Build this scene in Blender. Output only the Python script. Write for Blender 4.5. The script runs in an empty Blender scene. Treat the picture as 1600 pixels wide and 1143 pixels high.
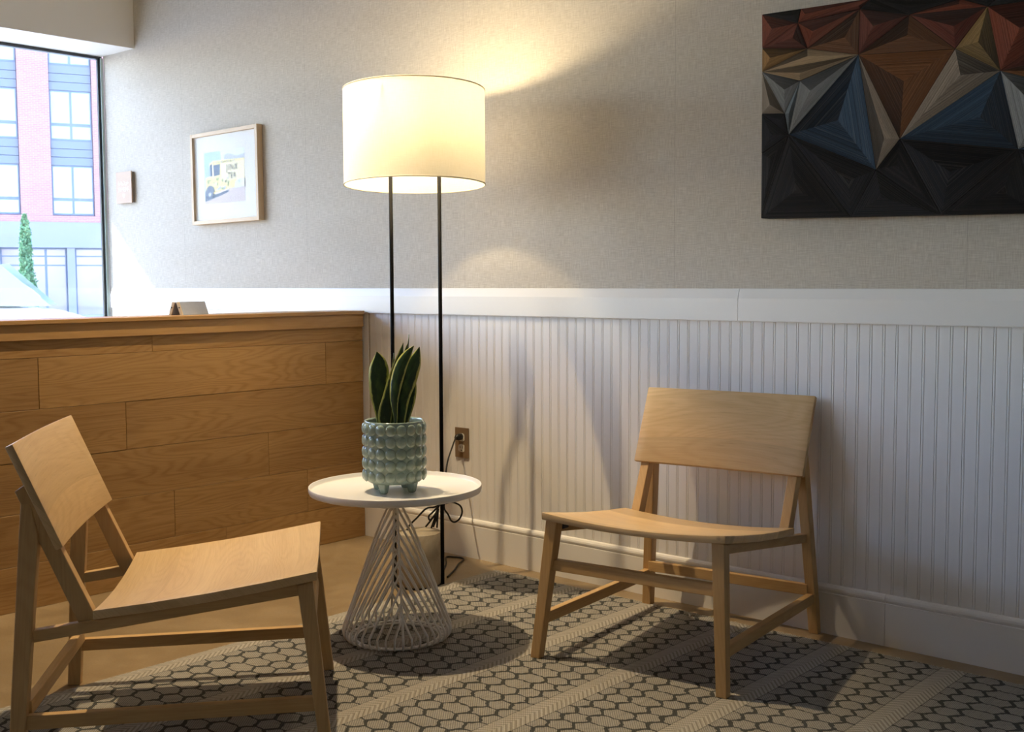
import bpy, bmesh, math, random
from mathutils import Vector, Matrix, Quaternion
random.seed(7)
PI = math.pi
sc = bpy.context.scene
COL = sc.collection

# ------------------------------------------------------------------ camera, sky, sun, exposure
cam_d = bpy.data.cameras.new('camera'); cam = bpy.data.objects.new('camera', cam_d); COL.objects.link(cam)
rr = Vector((0.74808389, 0.66358950, -0.00441048)); uu = Vector((-0.04500782, 0.05736734, 0.99733810)); dd = Vector((-0.66207611, 0.74589407, -0.07278230))
m = Matrix((rr, uu, -dd)).transposed().to_4x4(); m.translation = Vector((3.57499, -3.11636, 1.04))
cam.matrix_world = m
cam_d.sensor_width = 36; cam_d.lens = 40.675; cam_d.dof.use_dof = True; cam_d.dof.focus_distance = 3.5; cam_d.dof.aperture_fstop = 16.0; cam_d.clip_start = 0.05; cam_d.clip_end = 500
sc.camera = cam
EXPOSURE = 0.0
SKY = 1.32
SUN = 21.0
sc.view_settings.view_transform = 'Standard'; sc.view_settings.look = 'None'
sc.view_settings.gamma = 1.0; sc.view_settings.use_curve_mapping = False
sc.view_settings.exposure = EXPOSURE
sun_travel = Vector((0.60, 0.30, -0.53)).normalized()
w = bpy.data.worlds.new('sky'); sc.world = w; w.use_nodes = True
wn = w.node_tree; wn.nodes.clear()
wo = wn.nodes.new('ShaderNodeOutputWorld'); wb = wn.nodes.new('ShaderNodeBackground'); ws = wn.nodes.new('ShaderNodeTexSky')
ws.sky_type = 'NISHITA'; ws.sun_disc = False
ws.sun_elevation = math.asin(-sun_travel.z); ws.sun_rotation = math.atan2(-sun_travel.x, -sun_travel.y)
ws.air_density = 1.0; ws.dust_density = 0.6; ws.ozone_density = 1.5
wm = wn.nodes.new('ShaderNodeVectorMath'); wm.operation = 'MULTIPLY'; wm.inputs[1].default_value = (0.90, 0.97, 1.17)   # camera white balance, between lamp and daylight
wn.links.new(ws.outputs[0], wm.inputs[0]); wn.links.new(wm.outputs[0], wb.inputs[0]); wb.inputs[1].default_value = SKY
wn.links.new(wb.outputs[0], wo.inputs[0])
sl = bpy.data.lights.new('sun', 'SUN'); so = bpy.data.objects.new('sun', sl); COL.objects.link(so)
sl.energy = SUN; sl.angle = math.radians(0.6); sl.color = (0.96, 0.99, 1.02)
so.rotation_euler = sun_travel.to_track_quat('-Z', 'Y').to_euler(); so.location = (-8, -4, 8)
# window portal (guides sampling of the daylight coming through the shop window)
pl = bpy.data.lights.new('window_portal', 'AREA'); po = bpy.data.objects.new('window_portal', pl); COL.objects.link(po)
pl.shape = 'RECTANGLE'; pl.size = 6.6; pl.size_y = 1.72; pl.cycles.is_portal = True
po.location = (-2.03, -3.3, 1.34); po.rotation_euler = Vector((1, 0, 0)).to_track_quat('-Z', 'Z').to_euler()
try:
    sc.cycles.use_denoising = True
    sc.cycles.max_bounces = 10; sc.cycles.diffuse_bounces = 6; sc.cycles.transparent_max_bounces = 12
    sc.cycles.sample_clamp_indirect = 8.0
    sc.cycles.caustics_reflective = False; sc.cycles.caustics_refractive = False
except Exception:
    pass

# ------------------------------------------------------------------ node helpers
class NT:
    def __init__(s, name):
        s.m = bpy.data.materials.new(name); s.m.use_nodes = True; s.t = s.m.node_tree; s.t.nodes.clear()
        s.out = s.n('OutputMaterial')
    def n(s, t, **k):
        x = s.t.nodes.new('ShaderNode' + t)
        for a, b in k.items(): setattr(x, a, b)
        return x
    def l(s, a, b): s.t.links.new(a, b)
    def put(s, sock, v):
        if hasattr(v, 'is_output'): s.l(v, sock)
        elif v is not None: sock.default_value = v
    def math(s, op, a, b=None, c=None, clamp=False):
        x = s.n('Math', operation=op); x.use_clamp = clamp
        s.put(x.inputs[0], a)
        if b is not None: s.put(x.inputs[1], b)
        if c is not None: s.put(x.inputs[2], c)
        return x.outputs[0]
    def vm(s, op, a, b=None, c=None):
        x = s.n('VectorMath', operation=op)
        s.put(x.inputs[0], a)
        if b is not None: s.put(x.inputs[1], b)
        if c is not None: s.put(x.inputs[2], c)
        return x.outputs['Value'] if op in ('DOT_PRODUCT', 'LENGTH') else x.outputs['Vector']
    def mix(s, f, a, b, mode='MIX'):
        x = s.n('Mix', data_type='RGBA', blend_type=mode)
        s.put(x.inputs['Factor'], f); s.put(x.inputs['A'], a) if False else None
        s.put(x.inputs[6], a); s.put(x.inputs[7], b)
        return x.outputs[2]
    def noise(s, vec, scale=1, detail=2, rough=0.5, dist=0.0):
        x = s.n('TexNoise'); s.put(x.inputs['Vector'], vec); x.inputs['Scale'].default_value = scale
        x.inputs['Detail'].default_value = detail; x.inputs['Roughness'].default_value = rough; x.inputs['Distortion'].default_value = dist
        return x.outputs['Fac']
    def ramp(s, f, pts):
        x = s.n('ValToRGB'); s.put(x.inputs[0], f)
        e = x.color_ramp.elements
        while len(e) < len(pts): e.new(0.5)
        for i, (p, c) in enumerate(pts):
            e[i].position = p; e[i].color = c if len(c) == 4 else (*c, 1)
        return x.outputs[0]
    def sep(s, v):
        x = s.n('SeparateXYZ'); s.put(x.inputs[0], v); return x.outputs
    def comb(s, a, b, c=0.0):
        x = s.n('CombineXYZ'); s.put(x.inputs[0], a); s.put(x.inputs[1], b); s.put(x.inputs[2], c); return x.outputs[0]
    def bump(s, h, strength=0.3, dist=0.01):
        x = s.n('Bump'); x.inputs['Strength'].default_value = strength; x.inputs['Distance'].default_value = dist
        s.put(x.inputs['Height'], h); return x.outputs[0]
    def bsdf(s, color, rough=0.5, metal=0.0, normal=None, spec=0.5, coat=0.0):
        x = s.n('BsdfPrincipled'); s.put(x.inputs['Base Color'], color); s.put(x.inputs['Roughness'], rough)
        x.inputs['Metallic'].default_value = metal; x.inputs['Specular IOR Level'].default_value = spec
        x.inputs['Coat Weight'].default_value = coat
        if normal is not None: s.l(normal, x.inputs['Normal'])
        s.l(x.outputs[0], s.out.inputs[0]); return x

def rgba(c): return (*c, 1.0)
def plain(name, c, rough=0.5, metal=0.0, spec=0.5, var=0.06, scale=9.0, coat=0.0, bump=0.0):
    t = NT(name); co = t.n('TexCoord').outputs['Object']
    f = t.noise(co, scale, 3)
    col = t.mix(f, rgba(tuple(v * (1 - var) for v in c)), rgba(tuple(min(1, v * (1 + var)) for v in c)))
    nr = t.bump(t.noise(co, scale * 12, 2), bump, 0.002) if bump else None
    t.bsdf(col, rough, metal, nr, spec, coat); return t.m

def oak(name, light, dark, rough=0.5, stave=0.0, fig=1.0, knots=True, freq=7.0):
    t = NT(name); uv = t.n('UVMap').outputs[0]; rnd = t.n('ObjectInfo').outputs['Random']
    s = t.sep(uv); u, v = s[0], s[1]
    off = t.math('MULTIPLY', rnd, 37.0)
    if stave:
        si = t.math('FLOOR', t.math('DIVIDE', t.math('ADD', v, 10.0 + stave * 0.37), stave))
        wnz = t.n('TexWhiteNoise', noise_dimensions='2D'); t.l(t.comb(si, off), wnz.inputs['Vector'])
        sv = wnz.outputs['Value']; off = t.math('ADD', off, t.math('MULTIPLY', sv, 11.0))
    u2 = t.math('ADD', u, off)
    # growth-ring figure
    n1 = t.noise(t.comb(t.math('MULTIPLY', u2, 1.1), t.math('MULTIPLY', v, freq), off), 1.0, 2, 0.45, 0.25)
    rings = t.math('SINE', t.math('MULTIPLY', n1, 150.0))
    rings = t.math('MULTIPLY_ADD', rings, 0.5, 0.5)
    rings = t.math('POWER', rings, 2.0)
    fib = t.noise(t.comb(t.math('MULTIPLY', u2, 7.0), t.math('MULTIPLY', v, 330.0), off), 1.0, 3, 0.6)
    pores = t.noise(t.comb(t.math('MULTIPLY', u2, 22.0), t.math('MULTIPLY', v, 620.0), off), 1.0, 2, 0.5)
    broad = t.noise(t.comb(t.math('MULTIPLY', u2, 0.9), t.math('MULTIPLY', v, 9.0), off), 1.0, 2, 0.5)
    f = t.math('ADD', t.math('MULTIPLY', rings, 0.20 * fig), t.math('MULTIPLY', fib, 0.60))
    f = t.math('ADD', f, t.math('MULTIPLY', t.math('SUBTRACT', broad, 0.5), 0.7), clamp=True)
    col = t.ramp(f, [(0.05, light), (0.75, dark)])
    pr = t.math('MULTIPLY', t.math('SUBTRACT', pores, 0.60, clamp=True), 2.2 * fig, clamp=True)
    col = t.mix(pr, col, rgba(tuple(v * 0.45 for v in dark)))
    br = t.math('MULTIPLY_ADD', rnd, 0.22, 0.89)
    if stave: br = t.math('MULTIPLY', br, t.math('MULTIPLY_ADD', sv, 0.30, 0.85))
    if knots:
        vor = t.n('TexVoronoi'); vor.feature = 'F1'; vor.inputs['Scale'].default_value = 1.0
        t.l(t.comb(t.math('MULTIPLY', u2, 4.2), t.math('MULTIPLY', v, 5.2), off), vor.inputs['Vector'])
        k = t.math('SUBTRACT', 1.0, t.math('MULTIPLY', vor.outputs['Distance'], 26.0), clamp=True)
        col = t.mix(t.math('MULTIPLY', k, 0.75), col, rgba(tuple(v * 0.30 for v in dark)))
    hs = t.n('HueSaturation'); t.l(br, hs.inputs['Value']); t.l(col, hs.inputs['Color'])
    nr = t.bump(t.math('ADD', fib, t.math('MULTIPLY', pores, 0.6)), 0.12, 0.0008)
    t.bsdf(hs.outputs[0], rough, 0, nr, 0.35); return t.m

M = {}
M['chair'] = oak('chair_oak', (0.58, 0.385, 0.18), (0.41, 0.24, 0.09), 0.5, 0.0, 0.6, False)
M['chair_board'] = oak('chair_board_oak', (0.66, 0.475, 0.255), (0.48, 0.31, 0.14), 0.40, 0.17, 0.7, True, 8.0)
M['plank'] = oak('plank_oak', (0.385, 0.232, 0.092), (0.225, 0.117, 0.037), 0.5, 0.0, 1.1, True, 9.0)
M['cap'] = oak('cap_oak', (0.47, 0.29, 0.125), (0.33, 0.18, 0.065), 0.45, 0.0, 0.5, False)
M['paleoak'] = oak('pale_frame_oak', (0.74, 0.58, 0.40), (0.60, 0.44, 0.27), 0.5, 0.0, 0.6, False)
M['white'] = plain('white_paint', (0.80, 0.785, 0.765), 0.42, 0, 0.4, 0.015, 3.0)
M['white_trim'] = plain('white_trim_paint', (0.80, 0.785, 0.76), 0.35, 0, 0.5, 0.015, 3.0)
M['header'] = plain('painted_drywall', (0.74, 0.725, 0.70), 0.7, 0, 0.2, 0.02, 6.0, bump=0.05)
M['header_white'] = plain('reveal_paint', (0.80, 0.80, 0.79), 0.6, 0, 0.2, 0.02, 6.0)
M['ceil'] = plain('ceiling_paint', (0.60, 0.59, 0.57), 0.8, 0, 0.2, 0.02, 3.0)
M['roomwall'] = plain('room_wall_paint', (0.38, 0.35, 0.31), 0.8, 0, 0.2, 0.03, 3.0)
M['tray'] = plain('white_powder_coat', (0.82, 0.815, 0.80), 0.28, 0, 0.5, 0.01, 8.0)
M['wire'] = plain('white_wire_coat', (0.80, 0.79, 0.77), 0.4, 0, 0.5, 0.01, 8.0)
M['black'] = plain('black_metal', (0.008, 0.008, 0.009), 0.6, 0.0, 0.08, 0.1, 20.0)
M['cord'] = plain('black_rubber', (0.010, 0.010, 0.011), 0.5, 0.0, 0.4, 0.1, 20.0)
M['bronze'] = plain('bronze_plate', (0.30, 0.215, 0.135), 0.42, 0.55, 0.5, 0.08, 30.0)
M['device'] = plain('white_device_plastic', (0.74, 0.72, 0.66), 0.35, 0, 0.5, 0.02, 30.0)
M['slot'] = plain('slot_dark', (0.02, 0.018, 0.015), 0.7)
M['soil'] = plain('potting_soil', (0.05, 0.032, 0.02), 0.95, 0, 0.2, 0.6, 90.0, bump=0.8)
M['alum'] = plain('dark_anodised_frame', (0.045, 0.05, 0.055), 0.4, 0.4, 0.5, 0.05, 10)
M['edge'] = plain('glazing_edge', (0.45, 0.55, 0.54), 0.3, 0.0, 0.5, 0.05, 10)
M['mat'] = plain('mat_board', (0.74, 0.74, 0.73), 0.8, 0, 0.2, 0.01, 20)
M['signgrey'] = plain('grey_painted_board', (0.34, 0.385, 0.49), 0.6, 0, 0.3, 0.08, 60.0)
M['ply'] = plain('raw_wood_edge', (0.60, 0.50, 0.36), 0.7, 0, 0.2, 0.15, 120.0)
M['plaque'] = plain('peach_plaque_wood', (0.50, 0.37, 0.28), 0.6, 0, 0.3, 0.05, 40.0)
M['plaque_side'] = plain('grey_plaque_core', (0.30, 0.27, 0.25), 0.6, 0, 0.3, 0.08, 60.0)
M['ink'] = plain('white_ink', (0.84, 0.84, 0.84), 0.6, 0, 0.2, 0.02, 30)
M['socket'] = plain('brass_socket', (0.5, 0.38, 0.18), 0.35, 0.9)

def wallpaper():
    t = NT('woven_wallpaper'); co = t.n('TexCoord').outputs['Object']; s = t.sep(co); x, z = s[0], s[2]
    h = t.noise(t.comb(t.math('MULTIPLY', x, 26.0), t.math('MULTIPLY', z, 430.0)), 1.0, 3, 0.6)
    v = t.noise(t.comb(t.math('MULTIPLY', x, 430.0), t.math('MULTIPLY', z, 26.0)), 1.0, 3, 0.6)
    f = t.math('MULTIPLY_ADD', t.math('ADD', h, v), 1.9, -1.4, clamp=True)
    big = t.noise(t.comb(t.math('MULTIPLY', x, 2.0), t.math('MULTIPLY', z, 7.0)), 1.0, 2)
    f2 = t.math('ADD', t.math('MULTIPLY', f, 0.8), t.math('MULTIPLY', t.math('SUBTRACT', big, 0.5), 0.3), clamp=True)
    col = t.ramp(f2, [(0.1, (0.47, 0.43, 0.37)), (0.9, (0.65, 0.61, 0.545))])
    # butt seams between the drops, every 0.93 m
    sx = t.math('ABSOLUTE', t.math('WRAP', t.math('ADD', x, 0.365), 0.465, -0.465))
    seam = t.math('LESS_THAN', sx, 0.0012)
    col = t.mix(t.math('MULTIPLY', seam, 0.25), col, rgba((0.2, 0.18, 0.15)))
    t.bsdf(col, 0.75, 0, t.bump(f, 0.25, 0.0012), 0.25); return t.m
M['paper'] = wallpaper()

def concrete():
    t = NT('polished_concrete'); co = t.n('TexCoord').outputs['Object']
    a = t.noise(co, 2.2, 6, 0.65, 0.4); b = t.noise(co, 14.0, 4, 0.6); c = t.noise(co, 170.0, 2)
    f = t.math('ADD', t.math('MULTIPLY', a, 0.6), t.math('MULTIPLY', b, 0.3))
    f = t.math('ADD', f, t.math('MULTIPLY', c, 0.15))
    col = t.ramp(f, [(0.32, (0.17, 0.118, 0.062)), (0.52, (0.25, 0.18, 0.10)), (0.72, (0.36, 0.27, 0.165))])
    vor = t.n('TexVoronoi'); vor.feature = 'DISTANCE_TO_EDGE'; vor.inputs['Scale'].default_value = 1.1
    wv = t.vm('ADD', co, t.vm('SCALE', t.comb(a, b, c), None)); 
    t.l(wv, vor.inputs['Vector'])
    ck = t.math('LESS_THAN', vor.outputs['Distance'], 0.0022)
    col = t.mix(t.math('MULTIPLY', t.math('MULTIPLY', ck, b), 0.7), col, rgba((0.07, 0.05, 0.03)))
    t.bsdf(col, t.math('MULTIPLY_ADD', b, 0.35, 0.22), 0, t.bump(c, 0.05, 0.001), 0.45); return t.m
M['concrete'] = concrete()

def stone():
    t = NT('lamp_base_concrete'); co = t.n('TexCoord').outputs['Object']
    a = t.noise(co, 9.0, 5, 0.65, 1.0); c = t.noise(co, 120.0, 2)
    col = t.ramp(a, [(0.3, (0.26, 0.215, 0.15)), (0.7, (0.42, 0.36, 0.27))])
    t.bsdf(col, 0.75, 0, t.bump(t.math('ADD', a, c), 0.2, 0.002), 0.3); return t.m
M['stone'] = stone()

def rugmat():
    t = NT('woven_hexagon_rug'); co = t.n('TexCoord').outputs['Object']
    wob = t.noise(co, 55.0, 2); wob2 = t.noise(t.vm('ADD', co, (3.1, 7.7, 0)), 55.0, 2)
    s0 = t.sep(co)
    x0, y0 = s0[0], s0[1]
    x = t.math('ADD', x0, t.math('MULTIPLY', t.math('SUBTRACT', wob, 0.5), 0.016))
    y = t.math('ADD', y0, t.math('MULTIPLY', t.math('SUBTRACT', wob2, 0.5), 0.016))
    bx = t.math('WRAP', t.math('SUBTRACT', x0, 0.03), 0.1625, -0.1625)
    bd = t.math('ABSOLUTE', bx)
    band = t.math('LESS_THAN', bd, 0.032)
    bline = t.math('LESS_THAN', t.math('ABSOLUTE', t.math('SUBTRACT', bd, 0.0345)), 0.0013)
    xm = t.math('WRAP', t.math('SUBTRACT', x, 0.1925), 0.1625, -0.1625)
    # hexagon lattice
    p = t.comb(t.math('MULTIPLY', xm, 13.12), t.math('MULTIPLY', y, 17.86))
    r = (1.7320508, 1.0, 1.0); h = (0.8660254, 0.5, 0.5)
    a = t.vm('WRAP', p, h, (-0.8660254, -0.5, -0.5)); b = t.vm('WRAP', t.vm('SUBTRACT', p, h), h, (-0.8660254, -0.5, -0.5))
    la = t.vm('DOT_PRODUCT', a, a); lb = t.vm('DOT_PRODUCT', b, b)
    pick = t.math('LESS_THAN', la, lb)
    mx = t.n('Mix', data_type='VECTOR'); t.l(pick, mx.inputs['Factor']); t.l(b, mx.inputs[4]); t.l(a, mx.inputs[5])
    g = t.vm('ABSOLUTE', mx.outputs[1]); gs = t.sep(g)
    hd = t.math('MAXIMUM', t.math('ADD', gs[1], 0.022), t.math('SUBTRACT', t.vm('DOT_PRODUCT', g, (0.8660254, 0.5, 0.0)), 0.004))
    brk = t.noise(co, 90.0, 2)
    line = t.math('GREATER_THAN', t.math('ADD', hd, t.math('MULTIPLY', t.math('SUBTRACT', brk, 0.5), 0.075)), 0.474)
    line = t.math('MULTIPLY', line, t.math('SUBTRACT', 1.0, band))
    # weave: fine ribs, slanted hatch, broken threads
    rib = t.math('PINGPONG', t.math('ADD', t.math('MULTIPLY', x0, 0.75), t.math('MULTIPLY', y0, 0.66)), 0.0026)
    rib = t.math('DIVIDE', rib, 0.0026)
    rib2 = t.math('DIVIDE', t.math('PINGPONG', t.math('SUBTRACT', t.math('MULTIPLY', x0, 0.66), t.math('MULTIPLY', y0, 0.75)), 0.0042), 0.0042)
    thr = t.noise(t.comb(t.math('MULTIPLY', x0, 300.0), t.math('MULTIPLY', y0, 9.0)), 1.0, 3, 0.7)
    thr2 = t.noise(t.comb(t.math('MULTIPLY', x0, 9.0), t.math('MULTIPLY', y0, 300.0)), 1.0, 3, 0.7)
    chev = t.math('DIVIDE', t.math('PINGPONG', t.math('ADD', y0, t.math('MULTIPLY', bd, 1.15)), 0.0085), 0.0085)
    chev = t.math('GREATER_THAN', t.math('ADD', chev, t.math('MULTIPLY', t.math('SUBTRACT', thr2, 0.5), 0.5)), 0.56)
    base = t.ramp(t.math('MULTIPLY_ADD', rib, 0.45, t.math('MULTIPLY', rib2, 0.22)), [(0.05, (0.155, 0.148, 0.134)), (0.6, (0.40, 0.380, 0.34))])
    base = t.mix(t.math('MULTIPLY', t.math('SUBTRACT', thr, 0.52, clamp=True), 3.2, clamp=True), base, rgba((0.13, 0.125, 0.12)))
    bandc = t.mix(t.math('MULTIPLY', chev, 0.85), rgba((0.40, 0.375, 0.33)), rgba((0.235, 0.212, 0.178)))
    bandc = t.mix(t.math('MULTIPLY', t.math('SUBTRACT', thr2, 0.5, clamp=True), 2.0, clamp=True), bandc, rgba((0.24, 0.22, 0.19)))
    col = t.mix(band, base, bandc)
    col = t.mix(t.math('MULTIPLY', bline, 0.6), col, rgba((0.09, 0.085, 0.08)))
    col = t.mix(t.math('MULTIPLY', line, 0.88), col, rgba((0.030, 0.034, 0.036)))
    hgt = t.math('SUBTRACT', t.math('ADD', rib, t.math('MULTIPLY', thr, 0.8)), line)
    t.bsdf(col, 0.9, 0, t.bump(hgt, 0.5, 0.0015), 0.1); return t.m
M['rug'] = rugmat()
M['fringe'] = plain('rug_yarn', (0.47, 0.43, 0.36), 0.9, 0, 0.1, 0.25, 120)

def shade_mat():
    t = NT('linen_lampshade'); uv = t.n('UVMap').outputs[0]; s = t.sep(uv)
    th = t.noise(t.comb(t.math('MULTIPLY', s[0], 420.0), t.math('MULTIPLY', s[1], 30.0)), 1.0, 2)
    th2 = t.noise(t.comb(t.math('MULTIPLY', s[0], 30.0), t.math('MULTIPLY', s[1], 420.0)), 1.0, 2)
    f = t.math('MULTIPLY', t.math('ADD', th, th2), 0.5)
    col = t.ramp(f, [(0.3, (0.80, 0.755, 0.66)), (0.7, (0.88, 0.84, 0.76))])
    d = t.n('BsdfDiffuse'); tr = t.n('BsdfTranslucent'); mxs = t.n('MixShader')
    t.l(col, d.inputs[0]); t.l(t.mix(0.5, col, rgba((0.90, 0.80, 0.55))), tr.inputs[0]); mxs.inputs[0].default_value = 0.22
    t.l(d.outputs[0], mxs.inputs[1]); t.l(tr.outputs[0], mxs.inputs[2]); t.l(mxs.outputs[0], t.out.inputs[0]); return t.m
M['shade'] = shade_mat()
M['shade_rim'] = plain('shade_trim_tape', (0.74, 0.68, 0.55), 0.8, 0, 0.2, 0.05, 60)
def emit(name, c, s):
    t = NT(name); e = t.n('Emission'); e.inputs[0].default_value = rgba(c); e.inputs[1].default_value = s; t.l(e.outputs[0], t.out.inputs[0]); return t.m
M['bulb'] = emit('warm_bulb', (1.0, 0.79, 0.46), 520.0)
M['collar'] = emit('bulb_collar_glow', (1.0, 0.78, 0.48), 60.0)

def ceramic():
    t = NT('sage_glazed_ceramic'); co = t.n('TexCoord').outputs['Object']; geo = t.n('NewGeometry')
    f = t.noise(co, 14.0, 4, 0.6, 0.5)
    col = t.ramp(f, [(0.3, (0.19, 0.27, 0.235)), (0.55, (0.27, 0.365, 0.32)), (0.8, (0.37, 0.45, 0.39))])
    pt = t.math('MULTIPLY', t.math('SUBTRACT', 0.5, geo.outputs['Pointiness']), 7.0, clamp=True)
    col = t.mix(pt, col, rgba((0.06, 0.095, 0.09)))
    sp = t.math('GREATER_THAN', t.noise(co, 260.0, 1), 0.70)
    col = t.mix(t.math('MULTIPLY', sp, 0.35), col, rgba((0.08, 0.10, 0.09)))
    t.bsdf(col, 0.14, 0, None, 0.6, 0.4); return t.m
M['ceramic'] = ceramic()

def leafmat():
    t = NT('snake_plant_leaf'); uv = t.n('UVMap').outputs[0]; s = t.sep(uv); co = t.n('TexCoord').outputs['Object']
    wob = t.math('MULTIPLY', t.math('SUBTRACT', t.noise(co, 60.0, 2), 0.5), 0.16)
    e = t.math('ABSOLUTE', t.math('SUBTRACT', t.math('ADD', s[0], wob), 0.5))
    margin = t.math('MULTIPLY', t.math('SUBTRACT', e, 0.365, clamp=True), 22.0, clamp=True)
    bands = t.noise(t.comb(t.math('MULTIPLY', s[0], 3.0), t.math('MULTIPLY', s[1], 26.0), wob), 1.0, 3, 0.6, 0.6)
    g = t.ramp(bands, [(0.35, (0.012, 0.030, 0.012)), (0.55, (0.026, 0.062, 0.018)), (0.75, (0.075, 0.125, 0.035))])
    col = t.mix(margin, g, rgba((0.42, 0.44, 0.11)))
    t.bsdf(col, 0.32, 0, t.bump(bands, 0.1, 0.001), 0.5); return t.m
M['leaf'] = leafmat()

def strawmat():
    t = NT('dyed_straw_strips'); uv = t.n('UVMap').outputs[0]; s = t.sep(uv); oi = t.n('ObjectInfo'); at = t.n('Attribute', attribute_name='tone')
    rn = oi.outputs['Random']
    wv = t.noise(t.comb(t.math('MULTIPLY', s[0], 16.0), t.math('MULTIPLY', s[1], 60.0), t.math('MULTIPLY', rn, 9.0)), 1.0, 2)
    v = t.math('ADD', s[1], t.math('MULTIPLY', t.math('SUBTRACT', wv, 0.5), 0.006))
    q = t.math('DIVIDE', v, 0.0066)
    wn_ = t.n('TexWhiteNoise', noise_dimensions='2D'); t.l(t.comb(t.math('FLOOR', q), t.math('MULTIPLY', rn, 77.0)), wn_.inputs['Vector'])
    sv = wn_.outputs['Value']
    fr_ = t.math('FRACT', q); ed = t.math('ABSOLUTE', t.math('SUBTRACT', fr_, 0.5))
    lng = t.noise(t.comb(t.math('MULTIPLY', s[0], 11.0), t.math('MULTIPLY', v, 150.0), t.math('MULTIPLY', rn, 90)), 1.0, 2, 0.6)
    br = t.math('MULTIPLY', at.outputs['Fac'], t.math('MULTIPLY_ADD', sv, 1.05, 0.5))
    br = t.math('MULTIPLY', br, t.math('MULTIPLY_ADD', lng, 1.2, 0.4))
    hs = t.n('HueSaturation'); t.l(br, hs.inputs['Value']); t.l(oi.outputs['Color'], hs.inputs['Color'])
    gap = t.math('GREATER_THAN', t.math('ADD', ed, t.math('MULTIPLY', t.math('SUBTRACT', lng, 0.5), 0.6)), 0.34)
    col = t.mix(t.math('MULTIPLY', gap, 0.92), hs.outputs[0], rgba((0.006, 0.005, 0.005)))
    hi = t.math('MULTIPLY', t.math('GREATER_THAN', sv, 0.86), t.math('SUBTRACT', 1.0, gap))
    col = t.mix(t.math('MULTIPLY', hi, 0.35), col, t.mix(0.5, hs.outputs[0], rgba((0.40, 0.36, 0.30))))
    hgt = t.math('MULTIPLY_ADD', sv, 0.4, t.math('SUBTRACT', 1.0, t.math('MULTIPLY', t.math('POWER', t.math('MULTIPLY', ed, 2.0), 3.0), 1.0)))
    t.bsdf(col, 0.6, 0, t.bump(hgt, 0.6, 0.0012), 0.12); return t.m
M['straw'] = strawmat()
M['artedge'] = plain('dark_art_edge', (0.016, 0.013, 0.011), 0.6, 0, 0.3, 0.1, 40)

def glassmat(name, tint=(1, 1, 1), base=0.04, refl=1.0):
    t = NT(name); geo = t.n('NewGeometry')
    ct = t.math('ABSOLUTE', t.vm('DOT_PRODUCT', geo.outputs['Incoming'], geo.outputs['Normal']))
    fr = t.math('MULTIPLY_ADD', t.math('POWER', t.math('SUBTRACT', 1.0, ct, clamp=True), 5.0), 1.0 - base, base)
    tr = t.n('BsdfTransparent'); tr.inputs[0].default_value = rgba(tint); gl = t.n('BsdfGlossy'); gl.inputs['Roughness'].default_value = 0.0
    mx = t.n('MixShader'); t.l(t.math('MULTIPLY', fr, refl, clamp=True), mx.inputs[0]); t.l(tr.outputs[0], mx.inputs[1]); t.l(gl.outputs[0], mx.inputs[2])
    t.l(mx.outputs[0], t.out.inputs[0]); return t.m
M['glass'] = glassmat('window_glass', (0.97, 0.985, 0.98))
M['picglass'] = glassmat('picture_glass', (1, 1, 1), 0.008, 0.35)

def brickmat():
    t = NT('red_brick_courses'); uv = t.n('UVMap').outputs[0]
    b = t.n('TexBrick'); t.l(uv, b.inputs['Vector']); b.inputs['Scale'].default_value = 1.0
    b.inputs['Brick Width'].default_value = 0.22; b.inputs['Row Height'].default_value = 0.075; b.inputs['Mortar Size'].default_value = 0.006
    b.inputs['Color1'].default_value = (0.56, 0.26, 0.24, 1); b.inputs['Color2'].default_value = (0.50, 0.22, 0.20, 1); b.inputs['Mortar'].default_value = (0.58, 0.45, 0.43, 1)
    n = t.noise(t.n('TexCoord').outputs['Object'], 0.8, 4)
    col = t.mix(t.math('MULTIPLY', n, 0.3), b.outputs[0], rgba((0.58, 0.33, 0.31)))
    t.bsdf(col, 0.85, 0, None, 0.2); return t.m
M['brick'] = brickmat()
M['metalpanel'] = plain('blue_grey_metal_panel', (0.25, 0.26, 0.31), 0.55, 0, 0.3, 0.05, 0.7)
M['stonecourse'] = plain('grey_stone_band', (0.37, 0.345, 0.40), 0.7, 0, 0.3, 0.05, 0.7)
M['farframe'] = plain('slate_window_frame', (0.22, 0.245, 0.31), 0.5, 0, 0.3, 0.04, 1.0)
M['farpane'] = plain('pale_sky_pane', (0.40, 0.48, 0.47), 0.06, 0.0, 1.0, 0.15, 0.6)
M['shoppane'] = plain('shop_pane', (0.46, 0.36, 0.37), 0.1, 0.0, 0.6, 0.25, 0.5)  # reflection of pinkish buildings painted into the pane colour
M['asphalt'] = plain('pale_pavement', (0.50, 0.50, 0.50), 0.85, 0, 0.3, 0.12, 1.5)
M['carpaint'] = plain('white_car_paint', (0.78, 0.78, 0.78), 0.2, 0, 0.5, 0.01, 2, coat=0.6)
M['carglass'] = plain('car_glass', (0.27, 0.37, 0.355), 0.08, 0, 0.4, 0.03, 2)
M['tyre'] = plain('tyre_rubber', (0.02, 0.02, 0.02), 0.8)
M['lens'] = plain('headlamp_lens', (0.6, 0.62, 0.65), 0.1, 0, 0.8)
M['treeleaf'] = plain('cypress_foliage', (0.16, 0.30, 0.15), 0.7, 0, 0.2, 0.45, 3.0)
M['bark'] = plain('bark', (0.10, 0.07, 0.045), 0.9, 0, 0.2, 0.3, 12.0)
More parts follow.
